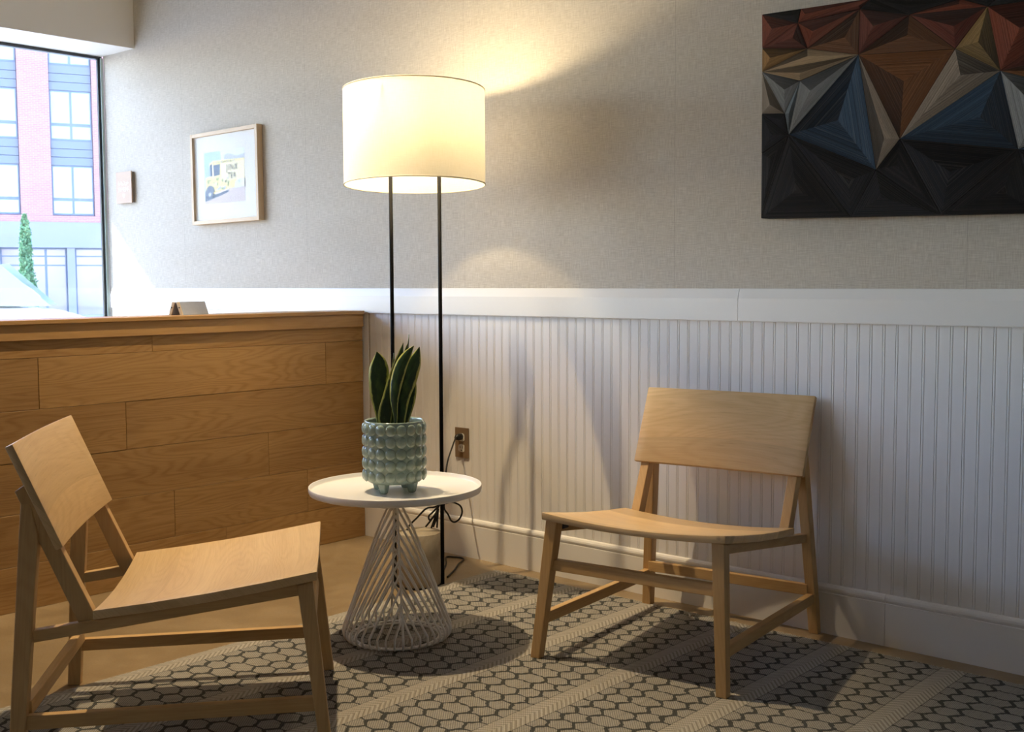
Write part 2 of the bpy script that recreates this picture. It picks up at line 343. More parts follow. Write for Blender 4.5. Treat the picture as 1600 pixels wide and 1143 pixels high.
for k_, c_ in dict(p_sky=(0.36, 0.52, 0.74), p_pale=(0.66, 0.75, 0.80), p_yellow=(0.76, 0.66, 0.30), p_yellow2=(0.78, 0.72, 0.46), p_navy=(0.045, 0.085, 0.17), p_glass=(0.34, 0.46, 0.62),
                   p_green=(0.22, 0.32, 0.10), p_ground=(0.52, 0.45, 0.47), p_white=(0.80, 0.80, 0.78), p_text=(0.03, 0.04, 0.06), p_grey=(0.42, 0.46, 0.52)).items():
    M[k_] = plain('print_' + k_[2:], c_, 0.55, 0, 0.3, 0.10, 70.0)

# ------------------------------------------------------------------ mesh helpers
def grain_uv(me, g='y'):
    i = 'xyz'.index(g); o = [k for k in range(3) if k != i]
    uvl = me.uv_layers.new(name='UVMap') if not me.uv_layers else me.uv_layers[0]
    for p in me.polygons:
        for li in p.loop_indices:
            c = me.vertices[me.loops[li].vertex_index].co
            uvl.data[li].uv = (c[i], c[o[0]] + c[o[1]])
def link(name, me, mat, parent=None, loc=None):
    o = bpy.data.objects.new(name, me); COL.objects.link(o)
    if mat is not None:
        for mm in (mat if isinstance(mat, (list, tuple)) else [mat]): me.materials.append(mm)
    if parent: o.parent = parent
    if loc is not None: o.location = loc
    return o
def mesh(name, vs, fs, mat, parent=None, smooth=False, grain=None, bevel=0, seg=2, mi=None, loc=None):
    me = bpy.data.meshes.new(name); me.from_pydata([tuple(v) for v in vs], [], fs)
    if mi:
        for p, k in zip(me.polygons, mi): p.material_index = k
    bm = bmesh.new(); bm.from_mesh(me); bmesh.ops.recalc_face_normals(bm, faces=bm.faces)
    if bevel: bmesh.ops.bevel(bm, geom=list(bm.edges), offset=bevel, segments=seg, profile=0.5, affect='EDGES', clamp_overlap=True)
    bm.to_mesh(me); bm.free(); me.update()
    if smooth: me.polygons.foreach_set('use_smooth', [True] * len(me.polygons))
    if grain: grain_uv(me, grain)
    return link(name, me, mat, parent, loc)
BF = [(0, 3, 2, 1), (4, 5, 6, 7), (0, 1, 5, 4), (1, 2, 6, 5), (2, 3, 7, 6), (3, 0, 4, 7)]
def hexa(name, q0, q1, mat, parent=None, grain='y', bevel=0.002, seg=2):
    return mesh(name, list(q0) + list(q1), BF, mat, parent, False, grain, bevel, seg)
def box(name, a, b, mat, parent=None, grain=None, bevel=0.0, seg=2, loc=None):
    x0, y0, z0 = a; x1, y1, z1 = b
    vs = [(x0, y0, z0), (x1, y0, z0), (x1, y1, z0), (x0, y1, z0), (x0, y0, z1), (x1, y0, z1), (x1, y1, z1), (x0, y1, z1)]
    return mesh(name, vs, BF, mat, parent, False, grain, bevel, seg, None, loc)
def cbox(name, c, s, mat, parent=None, **k):       # box about its own centre, origin there
    return box(name, tuple(-v / 2 for v in s), tuple(v / 2 for v in s), mat, parent, loc=c, **k)
def lathe(name, prof, mat, parent=None, n=48, smooth=True, close=False):
    vs = []; fs = []
    for (r, z) in prof:
        for k in range(n):
            a = 2 * PI * k / n; vs.append((r * math.cos(a), r * math.sin(a), z))
    for i in range(len(prof) - 1):
        for k in range(n):
            k2 = (k + 1) % n; fs.append((i * n + k, i * n + k2, (i + 1) * n + k2, (i + 1) * n + k))
    if close:
        fs.append(tuple(range(n - 1, -1, -1))); fs.append(tuple((len(prof) - 1) * n + k for k in range(n)))
    return mesh(name, vs, fs, mat, parent, smooth)
def tube_geo(pts, r, sides=8, cap=True, off=0):
    pts = [Vector(p) for p in pts]; vs = []; fs = []
    t0 = (pts[1] - pts[0]).normalized()
    up = Vector((0, 0, 1)) if abs(t0.z) < 0.9 else Vector((1, 0, 0))
    nrm = t0.cross(up).normalized()
    for i, p in enumerate(pts):
        t = (pts[min(i + 1, len(pts) - 1)] - pts[max(i - 1, 0)]).normalized()
        nrm = (nrm - t * nrm.dot(t)).normalized(); b = t.cross(nrm)
        rr_ = r[i] if isinstance(r, (list, tuple)) else r
        for k in range(sides):
            a = 2 * PI * k / sides; vs.append(p + (nrm * math.cos(a) + b * math.sin(a)) * rr_)
    for i in range(len(pts) - 1):
        for k in range(sides):
            k2 = (k + 1) % sides; fs.append((off + i * sides + k, off + i * sides + k2, off + (i + 1) * sides + k2, off + (i + 1) * sides + k))
    if cap:
        fs.append(tuple(off + k for k in range(sides - 1, -1, -1))); e = (len(pts) - 1) * sides; fs.append(tuple(off + e + k for k in range(sides)))
    return vs, fs
def tube(name, pts, r, mat, parent=None, sides=8):
    vs, fs = tube_geo(pts, r, sides); return mesh(name, vs, fs, mat, parent, True)
def catmull(pts, n=6):
    pts = [Vector(p) for p in pts]; out = []
    for i in range(len(pts) - 1):
        p0 = pts[max(i - 1, 0)]; p1 = pts[i]; p2 = pts[i + 1]; p3 = pts[min(i + 2, len(pts) - 1)]
        for k in range(n):
            t = k / n
            out.append(0.5 * ((2 * p1) + (p2 - p0) * t + (2 * p0 - 5 * p1 + 4 * p2 - p3) * t * t + (3 * p1 - p0 - 3 * p2 + p3) * t ** 3))
    out.append(pts[-1]); return out
def empty(name, loc=(0, 0, 0), rz=0.0):
    o = bpy.data.objects.new(name, None); COL.objects.link(o); o.location = loc; o.rotation_euler = (0, 0, rz); o.empty_display_size = 0.05; return o
def tag(o, label, cat, group=None):
    o['label'] = label; o['category'] = cat
    if group: o['group'] = group
    return o
def struct(o, label=None):
    o['kind'] = 'structure'
    if label: o['label'] = label
    return o
def flat_poly(pts3):      # one ngon
    return pts3, [tuple(range(len(pts3)))]

# ------------------------------------------------------------------ room shell
WY = 0.012                                  # plane of the wallpaper
CEIL = 2.95
fl = box('floor', (-2.0, -7.5, -0.10), (6.3, 0.14, 0.0), M['concrete']); struct(fl)
wbk = box('wall_back', (-2.0, WY, 0.0), (6.3, 0.14, CEIL), M['paper']); struct(wbk)
ce = box('ceiling', (-2.3, -7.5, CEIL), (6.3, 0.14, CEIL + 0.1), M['ceil']); struct(ce)
wr = box('wall_right', (6.2, -7.4, 0.0), (6.3, 0.0, CEIL), M['roomwall']); struct(wr)
wf = box('wall_front', (-1.98, -7.5, 0.0), (6.3, -7.4, CEIL), M['roomwall']); struct(wf)
# window wall: low spandrel, header box over the glass, end pier
wl = box('wall_left', (-2.12, -7.4, 0.0), (-1.98, WY, 0.46), M['header_white']); struct(wl)
hd = mesh('header', [(-2.12, -7.4, 2.20), (-1.70, -7.4, 2.20), (-1.70, WY, 2.20), (-2.12, WY, 2.20), (-2.12, -7.4, CEIL), (-1.70, -7.4, CEIL), (-1.70, WY, CEIL), (-2.12, WY, CEIL)],
          BF, [M['header'], M['header_white']], wl, mi=[1, 0, 0, 0, 0, 0])
box('end_pier', (-2.12, -7.4, 0.46), (-1.98, -6.6, 2.20), M['header'], wl)
WEND = -2.5                                 # far jamb of the first window
box('pier', (-2.12, -3.6, 0.46), (-1.98, WEND, 2.20), M['header'], wl)  # unseen, added to narrow the opening and keep daylight to the left
# window
wn1 = struct(empty('window_1', (-2.03, -3.3, 0.46)))
def W1(n, a, b, mt): return box(n, (a[0] + 2.03, a[1] + 3.3, a[2] - 0.46), (b[0] + 2.03, b[1] + 3.3, b[2] - 0.46), mt, wn1)
W1('frame_head', (-2.045, WEND, 2.185), (-2.012, WY - 0.001, 2.199), M['alum'])
W1('frame_sill', (-2.05, WEND, 0.461), (-2.0, WY - 0.001, 0.49), M['alum'])
W1('frame_jamb', (-2.026, -0.014, 0.49), (-2.014, WY - 0.001, 2.185), M['alum'])
W1('glazing_bead', (-2.007, -0.003, 0.49), (-2.000, WY - 0.001, 2.19), M['edge'])
W1('pane', (-2.024, WEND, 0.49), (-2.018, -0.014, 2.185), M['glass'])
wn2 = struct(empty('fill_window', (-2.03, -5.1, 0.46)))  # unseen window, added as cool daylight fill for the right side
def W2(n, a, b, mt): return box(n, (a[0] + 2.03, a[1] + 5.1, a[2] - 0.46), (b[0] + 2.03, b[1] + 5.1, b[2] - 0.46), mt, wn2)
W2('frame_head', (-2.045, -6.6, 2.185), (-2.012, -3.6, 2.199), M['alum']); W2('frame_sill', (-2.05, -6.6, 0.461), (-2.0, -3.6, 0.49), M['alum'])
W2('pane', (-2.024, -6.6, 0.49), (-2.018, -3.6, 2.185), M['glass'])
# canopy out of view, added to cut the sun to a wall patch
cn = box('sun_blocker', (-5.5, -9.0, 4.46), (-2.121, 4.0, 4.62), M['header_white']); struct(cn)
ex = box('wall_outside', (-2.12, 0.15, -0.5), (-2.0, 4.0, 4.6), M['header']); struct(ex)

# ------------------------------------------------------------------ wainscot: beadboard, chair rail, baseboard
wains = struct(empty('wall_wainscot', (0, 0, 0)))
P_ = 0.0381
prof = [(0.0, 0.0), (0.0010, -0.0018), (P_ - 0.0076, -0.0018), (P_ - 0.0068, 0.0), (P_ - 0.0058, -0.0013), (P_ - 0.0034, -0.0020), (P_ - 0.0010, -0.0013), (P_, 0.0)]
vs = [(x, y, 0.0) for x, y in prof] + [(x, y, 0.80) for x, y in prof]
n_ = len(prof); fs = [(i, i + 1, n_ + i + 1, n_ + i) for i in range(n_ - 1)]
bme = bpy.data.meshes.new('board'); bme.from_pydata(vs, [], fs); bme.materials.append(M['white']); bme.update()
x = 2.5033 - P_ * 65 + 0.0045
while x < 3.2:
    o = bpy.data.objects.new('board', bme); COL.objects.link(o); o.parent = wains; o.location = (x, WY - 0.0004, 0.13); x += P_
box('backing', (3.2, 0.008, 0.13), (6.19, WY - 0.0005, 0.93), M['white'], wains)
box('backing', (-1.97, 0.008, 0.13), (0.02, WY - 0.0005, 0.93), M['white'], wains)
def extrude_x(name, prof, x0, x1, mat, parent):
    n = len(prof); vs = [(x0, y, z) for y, z in prof] + [(x1, y, z) for y, z in prof]
    fs = [(i, (i + 1) % n, n + (i + 1) % n, n + i) for i in range(n)] + [tuple(range(n - 1, -1, -1)), tuple(range(n, 2 * n))]
    return mesh(name, vs, fs, mat, parent)
rail = struct(empty('trim_1', (0, 0, 0.915)))
rp = [(WY - 0.0006, 0.0), (0.0, 0.0), (-0.001, 0.003), (-0.001, 0.070), (0.001, 0.076), (0.0085, 0.0985), (WY - 0.0006, 0.1005)]
for a, b in ((-1.97, 1.7352), (1.7364, 6.19)): extrude_x('rail_board', rp, a, b, M['white_trim'], rail)
base = struct(empty('baseboard_back', (0, 0, 0)))
bp = [(WY - 0.0006, 0.0), (0.0, 0.0), (0.0, 0.1225), (0.0022, 0.124), (0.0022, 0.126), (-0.0005, 0.129), (-0.0016, 0.134), (-0.0005, 0.140), (0.003, 0.1455), (0.0085, 0.148), (WY - 0.0006, 0.1485)]
for a, b in ((-1.97, 2.2214), (2.2226, 6.19)): extrude_x('base_board', bp, a, b, M['white_trim'], base)

# ------------------------------------------------------------------ half wall clad in oak planks
hw = struct(empty('wall_partition', (0, -1.6, 0)), 'waist-high half wall clad in oak planks with an oak cap')
H0, H1 = -3.35, -0.0022
box('core', (-0.14, H0, 0.0), (-0.0125, -0.004, 0.9105), M['cap'], hw, loc=(0, 1.6, 0))
seams = [0.0, 0.1455, 0.311, 0.475, 0.639, 0.804, 0.8605 + 0.02]
joints = [[-2.6, -1.95, -0.675], [-2.2, -0.887, -0.296], [-2.9, -1.72, -0.478], [-2.35, -1.065], [-2.6, -1.367, -0.197], [-2.1, -0.958]]
for r in range(6):
    ys = [H0] + joints[r] + [H1]
    for a, b in zip(ys[:-1], ys[1:]):
        z0, z1 = seams[r] + 0.0006, seams[r + 1] - 0.0006
        o = cbox('plank', (-0.006 + random.uniform(-0.0006, 0.0006), (a + b) / 2 + 1.6, (z0 + z1) / 2), (0.012, b - a - 0.0014, z1 - z0), M['plank'], hw, grain='y', bevel=0.0009, seg=1)
cbox('apron', (0.005, (H0 + H1) / 2 + 1.6 - 0.002, 0.886), (0.010, H1 - H0 - 0.004, 0.050), M['cap'], hw, grain='y', bevel=0.001, seg=1)
cbox('cap_board', (-0.0715, (H0 + H1) / 2 + 1.6 - 0.002, 0.918), (0.179, H1 - H0 - 0.004, 0.0140), M['cap'], hw, grain='y', bevel=0.0015, seg=2)

# ------------------------------------------------------------------ rug
RX0, RX1, RY0, RY1 = 0.80, 3.60, -3.40, -0.085
RT = 0.004
rug = box('rug', (0, RY0 - RY1, 0.0002), (RX1 - RX0, 0, RT), M['rug'], loc=(RX0, RY1, 0))
tag(rug, 'flat woven rug with black hexagon outlines and chevron stripes on the concrete floor', 'rug')
vs = []; fs = []
def thread(x0, y0, dx, dy):
    b = len(vs); px, py = -dy, dx; l = math.hypot(px, py); px *= 0.0012 / l; py *= 0.0012 / l
    vs.extend([(x0 - px, y0 - py, 0.0003), (x0 + px, y0 + py, 0.0003), (x0 + dx + px * 0.6, y0 + dy + py * 0.6, 0.0003), (x0 + dx - px * 0.6, y0 + dy - py * 0.6, 0.0003),
               (x0 - px, y0 - py, 0.0034), (x0 + px, y0 + py, 0.0034), (x0 + dx + px * 0.6, y0 + dy + py * 0.6, 0.0016), (x0 + dx - px * 0.6, y0 + dy - py * 0.6, 0.0016)])
    fs.extend([tuple(b + i for i in f) for f in BF])
xx = 0.001
while xx < RX1 - RX0:
    thread(xx, -0.002, random.uniform(-0.004, 0.004), random.uniform(0.006, 0.016)); xx += 0.0042
yy = 0.0
while yy > RY0 - RY1:
    if random.random() < 0.45: thread(0.001, yy, random.uniform(-0.006, -0.002), random.uniform(-0.003, 0.003))
    yy -= 0.0045
fr = mesh('fringe', vs, fs, M['fringe'], rug); fr['kind'] = 'stuff'

# ------------------------------------------------------------------ oak lounge chairs
def make_chair(loc, rz, label):
    t = empty('lounge_chair', loc, rz); tag(t, label, 'chair', 'oak lounge chairs around the side table')
    Y = lambda u: u - 0.325
    mt = M['chair']
    def quad(xc, hx, y0, y1, z): return [(xc - hx, Y(y0), z), (xc + hx, Y(y0), z), (xc + hx, Y(y1), z), (xc - hx, Y(y1), z)]
    for s in (-1, 1):
        # rear leg leans forward and inward, widening upward
        q0, q1, q2 = quad(s * 0.2775, 0.0145, -0.016, 0.015, 0.0), quad(s * 0.244, 0.0140, 0.018, 0.058, 0.505), quad(s * 0.237, 0.0135, 0.025, 0.0375, 0.606)
        mesh('leg', q0 + q1 + q2, [(0, 3, 2, 1), (8, 9, 10, 11)] + [(i + 4 * k, (i + 1) % 4 + 4 * k, (i + 1) % 4 + 4 * k + 4, i + 4 * k + 4) for k in (0, 1) for i in range(4)], mt, t, False, 'z', 0.002)
        # front leg
        hexa('leg', quad(s * 0.2775, 0.0145, 0.641, 0.667, 0.0), [(s * 0.2475 - 0.0175, Y(0.597), 0.371), (s * 0.2475 + 0.0175, Y(0.597), 0.371), (s * 0.2475 + 0.0175, Y(0.631), 0.3795), (s * 0.2475 - 0.0175, Y(0.631), 0.3795)], mt, t, 'z', 0.002)
        # back post: slanted bar behind the backrest
        b0, b1, z0, z1 = 0.152, 0.030, 0.296, 0.616
        px = s * 0.239
        hexa('back_post', [(px - 0.014, Y(0.1375), 0.296), (px + 0.014, Y(0.1375), 0.296), (px + 0.014, Y(0.1705), 0.318), (px - 0.014, Y(0.1705), 0.318)],
             [(px - 0.014, Y(0.012), 0.600), (px + 0.014, Y(0.012), 0.600), (px + 0.014, Y(0.0385), 0.618), (px - 0.014, Y(0.0385), 0.618)], mt, t, 'z', 0.002)
        # seat rail from rear leg to front leg
        hexa('seat_rail', [(s * 0.251 - 0.011, Y(0.040), 0.274), (s * 0.251 + 0.011, Y(0.040), 0.274), (s * 0.251 + 0.011, Y(0.040), 0.300), (s * 0.251 - 0.011, Y(0.040), 0.300)],
             [(s * 0.248 - 0.011, Y(0.600), 0.347), (s * 0.248 + 0.011, Y(0.600), 0.347), (s * 0.248 + 0.011, Y(0.600), 0.373), (s * 0.248 - 0.011, Y(0.600), 0.373)], mt, t, 'y', 0.0018)
        # low side stretcher
        hexa('stretcher', [(s * 0.2695 - 0.010, Y(0.016), 0.090), (s * 0.2695 + 0.010, Y(0.016), 0.090), (s * 0.2695 + 0.010, Y(0.016), 0.121), (s * 0.2695 - 0.010, Y(0.016), 0.121)],
             [(s * 0.2695 - 0.010, Y(0.640), 0.092), (s * 0.2695 + 0.010, Y(0.640), 0.092), (s * 0.2695 + 0.010, Y(0.640), 0.123), (s * 0.2695 - 0.010, Y(0.640), 0.123)], mt, t, 'y', 0.0018)
    box('stretcher', (-0.262, Y(0.012), 0.116), (0.262, Y(0.032), 0.148), mt, t, 'x', 0.0018)
    hexa('stretcher', [(-0.254, Y(0.612), 0.243), (0.254, Y(0.612), 0.243), (0.254, Y(0.634), 0.243), (-0.254, Y(0.634), 0.243)], [(-0.252, Y(0.608), 0.273), (0.252, Y(0.608), 0.273), (0.252, Y(0.630), 0.273), (-0.252, Y(0.630), 0.273)], mt, t, 'x', 0.0018)
    # dished seat board
    nx, ny = 16, 4; vs = []; fs = []
    for lay in (1, 0):
        for j in range(ny + 1):
            v = j / ny; yu = 0.166 + (0.641 - 0.166) * v; z0 = 0.341 + (0.4035 - 0.341) * v - 0.006 * math.sin(PI * v)
            for i in range(nx + 1):
                q = 2 * i / nx - 1
                dip = -0.016 * (1 - q * q) * (1.0 if lay else 0.75)
                vs.append((0.2725 * q, Y(yu), z0 + dip - (0 if lay else 0.0205)))
    N = (nx + 1) * (ny + 1); idx = lambda l, i, j: l * N + j * (nx + 1) + i
    for j in range(ny):
        for i in range(nx):
            fs.append((idx(0, i, j), idx(0, i + 1, j), idx(0, i + 1, j + 1), idx(0, i, j + 1))); fs.append((idx(1, i, j), idx(1, i, j + 1), idx(1, i + 1, j + 1), idx(1, i + 1, j)))
    for i in range(nx):
        fs.append((idx(0, i, 0), idx(1, i, 0), idx(1, i + 1, 0), idx(0, i + 1, 0))); fs.append((idx(0, i, ny), idx(0, i + 1, ny), idx(1, i + 1, ny), idx(1, i, ny)))
    for j in range(ny):
        fs.append((idx(0, 0, j), idx(0, 0, j + 1), idx(1, 0, j + 1), idx(1, 0, j))); fs.append((idx(0, nx, j), idx(1, nx, j), idx(1, nx, j + 1), idx(0, nx, j + 1)))
    so_ = mesh('seat', vs, fs, M['chair_board'], t, True, 'x'); edge_round(so_, 0.0025)
    # curved backrest board
    vs = []; fs = []; nz = 2
    for lay in (0, 1):
        for j in range(nz + 1):
            v = j / nz; yf = 0.1115 + (0.0175 - 0.1115) * v; zf = 0.481 + (0.7045 - 0.481) * v
            for i in range(nx + 1):
                q = 2 * i / nx - 1
                cur = -0.009 * (1 - q * q)
                ox, oz = (0, 0) if lay == 0 else (-0.0160, -0.0068)
                vs.append((0.2725 * q, Y(yf + cur * (1 if lay == 0 else 0.5) + ox), zf + oz))
    N = (nx + 1) * (nz + 1); idx = lambda l, i, j: l * N + j * (nx + 1) + i
    for j in range(nz):
        for i in range(nx):
            fs.append((idx(0, i, j), idx(0, i + 1, j), idx(0, i + 1, j + 1), idx(0, i, j + 1))); fs.append((idx(1, i, j), idx(1, i, j + 1), idx(1, i + 1, j + 1), idx(1, i + 1, j)))
    for i in range(nx):
        fs.append((idx(0, i, 0), idx(1, i, 0), idx(1, i + 1, 0), idx(0, i + 1, 0))); fs.append((idx(0, i, nz), idx(0, i + 1, nz), idx(1, i + 1, nz), idx(1, i, nz)))
    for j in range(nz):
        fs.append((idx(0, 0, j), idx(0, 0, j + 1), idx(1, 0, j + 1), idx(1, 0, j))); fs.append((idx(0, nx, j), idx(1, nx, j), idx(1, nx, j + 1), idx(0, nx, j + 1)))
    bo = mesh('backrest', vs, fs, M['chair_board'], t, True, 'x'); edge_round(bo, 0.0025)
    # small steel corner brackets under the seat
    for s in (-1, 1):
        box('bracket', (s * 0.236 - 0.002, Y(0.560), 0.352), (s * 0.236 + 0.002, Y(0.590), 0.366), M['alum'], t, None, 0.0005, 1)
    return t
def edge_round(o, wdt):
    me = o.data; bm = bmesh.new(); bm.from_mesh(me)
    es = [e for e in bm.edges if len(e.link_faces) == 2 and e.calc_face_angle() > 0.9]
    bmesh.ops.bevel(bm, geom=es, offset=wdt, segments=2, profile=0.5, affect='EDGES', clamp_overlap=True)
    for e in bm.edges:
        if len(e.link_faces) == 2 and e.calc_face_angle() > 0.6: e.smooth = False
    bm.to_mesh(me); bm.free(); grain_uv(me, 'x')
def place(t, rear, fwd, front_lift=RT):
    fwd = Vector((fwd[0], fwd[1], 0)).normalized(); r_ = Vector((fwd.y, -fwd.x, 0))
    tilt = math.atan2(front_lift, 0.65)
    f2 = fwd * math.cos(tilt) + Vector((0, 0, 1)) * math.sin(tilt); u2 = r_.cross(f2)
    mm = Matrix((r_, f2, u2)).transposed()
    t.rotation_euler = mm.to_euler()
    p = Vector((rear[0], rear[1], 0)) + f2 * 0.325
    t.location = p
ch1 = make_chair((0, 0, 0), 0, 'oak lounge chair seen from its side in front of the wooden half wall'); place(ch1, (0.9735, -1.846), (0.642, 0.767))
ch2 = make_chair((0, 0, 0), 0, 'oak lounge chair facing forward with its back to the white beadboard wall'); place(ch2, (1.7375, -0.044), (0.1235, -0.992))

# ------------------------------------------------------------------ side table
TX, TY = 1.116, -0.857
tb = empty('side_table', (TX, TY, RT)); tag(tb, 'round white side table with tray top and wire cone base on the rug', 'table')
tray_prof = [(0.0, 0.429), (0.2405, 0.429), (0.2475, 0.4315), (0.2500, 0.438), (0.2500, 0.4495), (0.2492, 0.4508), (0.2480, 0.4508), (0.2472, 0.4495), (0.2465, 0.4405), (0.2410, 0.4365), (0.0, 0.4365)]
lathe('tray', tray_prof, M['tray'], tb, 96)
lathe('hub', [(0.0, 0.4285), (0.036, 0.4285), (0.036, 0.4225), (0.0, 0.4225)], M['wire'], tb, 32, False)
R_ = 0.0036
va = math.atan2(-3.116 - TY, 3.575 - TX) + math.radians(6)      # azimuth of the front seam
rt, zt, rb, zb = 0.026, 0.424, 0.156, 0.030
def cone_r(z): return rt + (rb - rt) * (zt - z) / (zt - zb)
def ring(r, z, n=64): return [(r * math.cos(2 * PI * k / n), r * math.sin(2 * PI * k / n), z) for k in range(n + 1)]
tube('ring', ring(0.122, R_), R_, M['wire'], tb); tube('ring', ring(0.140, 0.0062), R_ * 0.9, M['wire'], tb); tube('ring', ring(rt - 0.004, 0.4195, 32), R_, M['wire'], tb)
def foot(a):    # rods curl under to the floor ring
    return [(0.1570 * math.cos(a), 0.1570 * math.sin(a), 0.026), (0.1545 * math.cos(a), 0.1545 * math.sin(a), 0.0155), (0.147 * math.cos(a), 0.147 * math.sin(a), 0.0068), (0.135 * math.cos(a), 0.135 * math.sin(a), 0.0036), (0.122 * math.cos(a), 0.122 * math.sin(a), 0.0036)]
for k in range(2):
    sa = va + PI * k
    zs = [zt, 0.3, 0.2, 0.1, 0.040]
    tube('rod', [(cone_r(z) * math.cos(sa), cone_r(z) * math.sin(sa), z) for z in zs] + foot(sa), R_, M['wire'], tb, 8)
    NR = 10
    for s in (-1, 1):
        for j in range(1, NR + 1):
            a = sa + s * (PI / 2) * (j - 0.45 * (j == NR)) / NR
            z = 0.050 + (zt - 0.050) * ((j) / (NR)) ** 0.92
            z = min(z, zt - 0.001)
            p0 = Vector((cone_r(z) * math.cos(sa), cone_r(z) * math.sin(sa), z)); p1 = Vector((rb * math.cos(a), rb * math.sin(a), 0.038))
            mid = []
            # keep the rod on the cone surface
            for q in (0.25, 0.5, 0.75):
                pm = p0.lerp(p1, q); rr0 = math.hypot(pm.x, pm.y); f_ = (0.35 * rr0 + 0.65 * cone_r(pm.z)) / max(rr0, 1e-5)
                mid.append((pm.x * f_, pm.y * f_, pm.z))
            tube('rod', [p0] + mid + [p1] + foot(a), R_ * 0.93, M['wire'], tb, 7)

# ------------------------------------------------------------------ potted snake plant
PZ = RT + 0.4365
plant = empty('potted_snake_plant', (1.131, -0.874, PZ)); tag(plant, 'snake plant in a bubbled sage green footed pot on the white side table', 'potted plant')
pv = []; pf = []
nseg = 64
pr = [(0.0, 0.026), (0.060, 0.0262), (0.074, 0.029), (0.083, 0.036), (0.0868, 0.046), (0.0875, 0.060), (0.0872, 0.120), (0.0868, 0.196), (0.0860, 0.2035), (0.0845, 0.2060), (0.0825, 0.2055), (0.0815, 0.200), (0.0805, 0.150), (0.080, 0.120), (0.0, 0.118)]
for (r, z) in pr:
    for k in range(nseg):
        a = 2 * PI * k / nseg; pv.append((r * math.cos(a), r * math.sin(a), z))
for i in range(len(pr) - 1):
    for k in range(nseg):
        k2 = (k + 1) % nseg; pf.append((i * nseg + k, i * nseg + k2, (i + 1) * nseg + k2, (i + 1) * nseg + k))
NB = 18
for row in range(5):
    zc = 0.0505 + row * 0.0333
    for k in range(NB):
        a = 2 * PI * (k + 0.30 + 0.02 * row) / NB + va
        ca, sa = math.cos(a), math.sin(a); off = len(pv); nu, nv = 7, 14
        for i in range(nu + 1):
            ph = (PI / 2) * i / nu; rad = math.cos(ph); outw = math.sin(ph)
            for j in range(nv):
                th = 2 * PI * j / nv
                lx = 0.0158 * rad * math.cos(th); lz = 0.0163 * rad * math.sin(th); lo = 0.0850 + 0.0015 + 0.0066 * outw - lx * lx / 0.17
                pv.append((lo * ca - lx * sa, lo * sa + lx * ca, zc + lz))
        for i in range(nu):
            for j in range(nv):
                j2 = (j + 1) % nv; pf.append((off + i * nv + j, off + i * nv + j2, off + (i + 1) * nv + j2, off + (i + 1) * nv + j))
pot = mesh('pot', pv, pf, M['ceramic'], plant, True)
for k in range(4):
    a = va + math.radians(-22 + 90 * k) - 0.28; ft = []
    ca, sa = math.cos(a), math.sin(a)
    def fq(r0, r1, hw_, z): return [(r0 * ca + hw_ * sa, r0 * sa - hw_ * ca, z), (r1 * ca + hw_ * sa, r1 * sa - hw_ * ca, z), (r1 * ca - hw_ * sa, r1 * sa + hw_ * ca, z), (r0 * ca - hw_ * sa, r0 * sa + hw_ * ca, z)]
    hexa('foot', fq(0.049, 0.066, 0.0085, 0.0), fq(0.044, 0.073, 0.0140, 0.034), M['ceramic'], plant, 'z', 0.004, 3)
so_v = []; so_f = []
for i in range(9):
    for k in range(32):
        a = 2 * PI * k / 32; r = 0.0802 * i / 8; so_v.append((r * math.cos(a), r * math.sin(a), 0.186 + 0.006 * math.sin(9 * r * 30 + 3 * a) * (r > 0) + random.uniform(-0.002, 0.002)))
for i in range(8):
    for k in range(32): k2 = (k + 1) % 32; so_f.append((i * 32 + k, i * 32 + k2, (i + 1) * 32 + k2, (i + 1) * 32 + k))
soil = mesh('soil', so_v, so_f, M['soil'], plant, True)
RV = Vector((0.676, 0.737, 0)); VV = Vector((-0.737, 0.676, 0))       # right and away, as one stands before the table
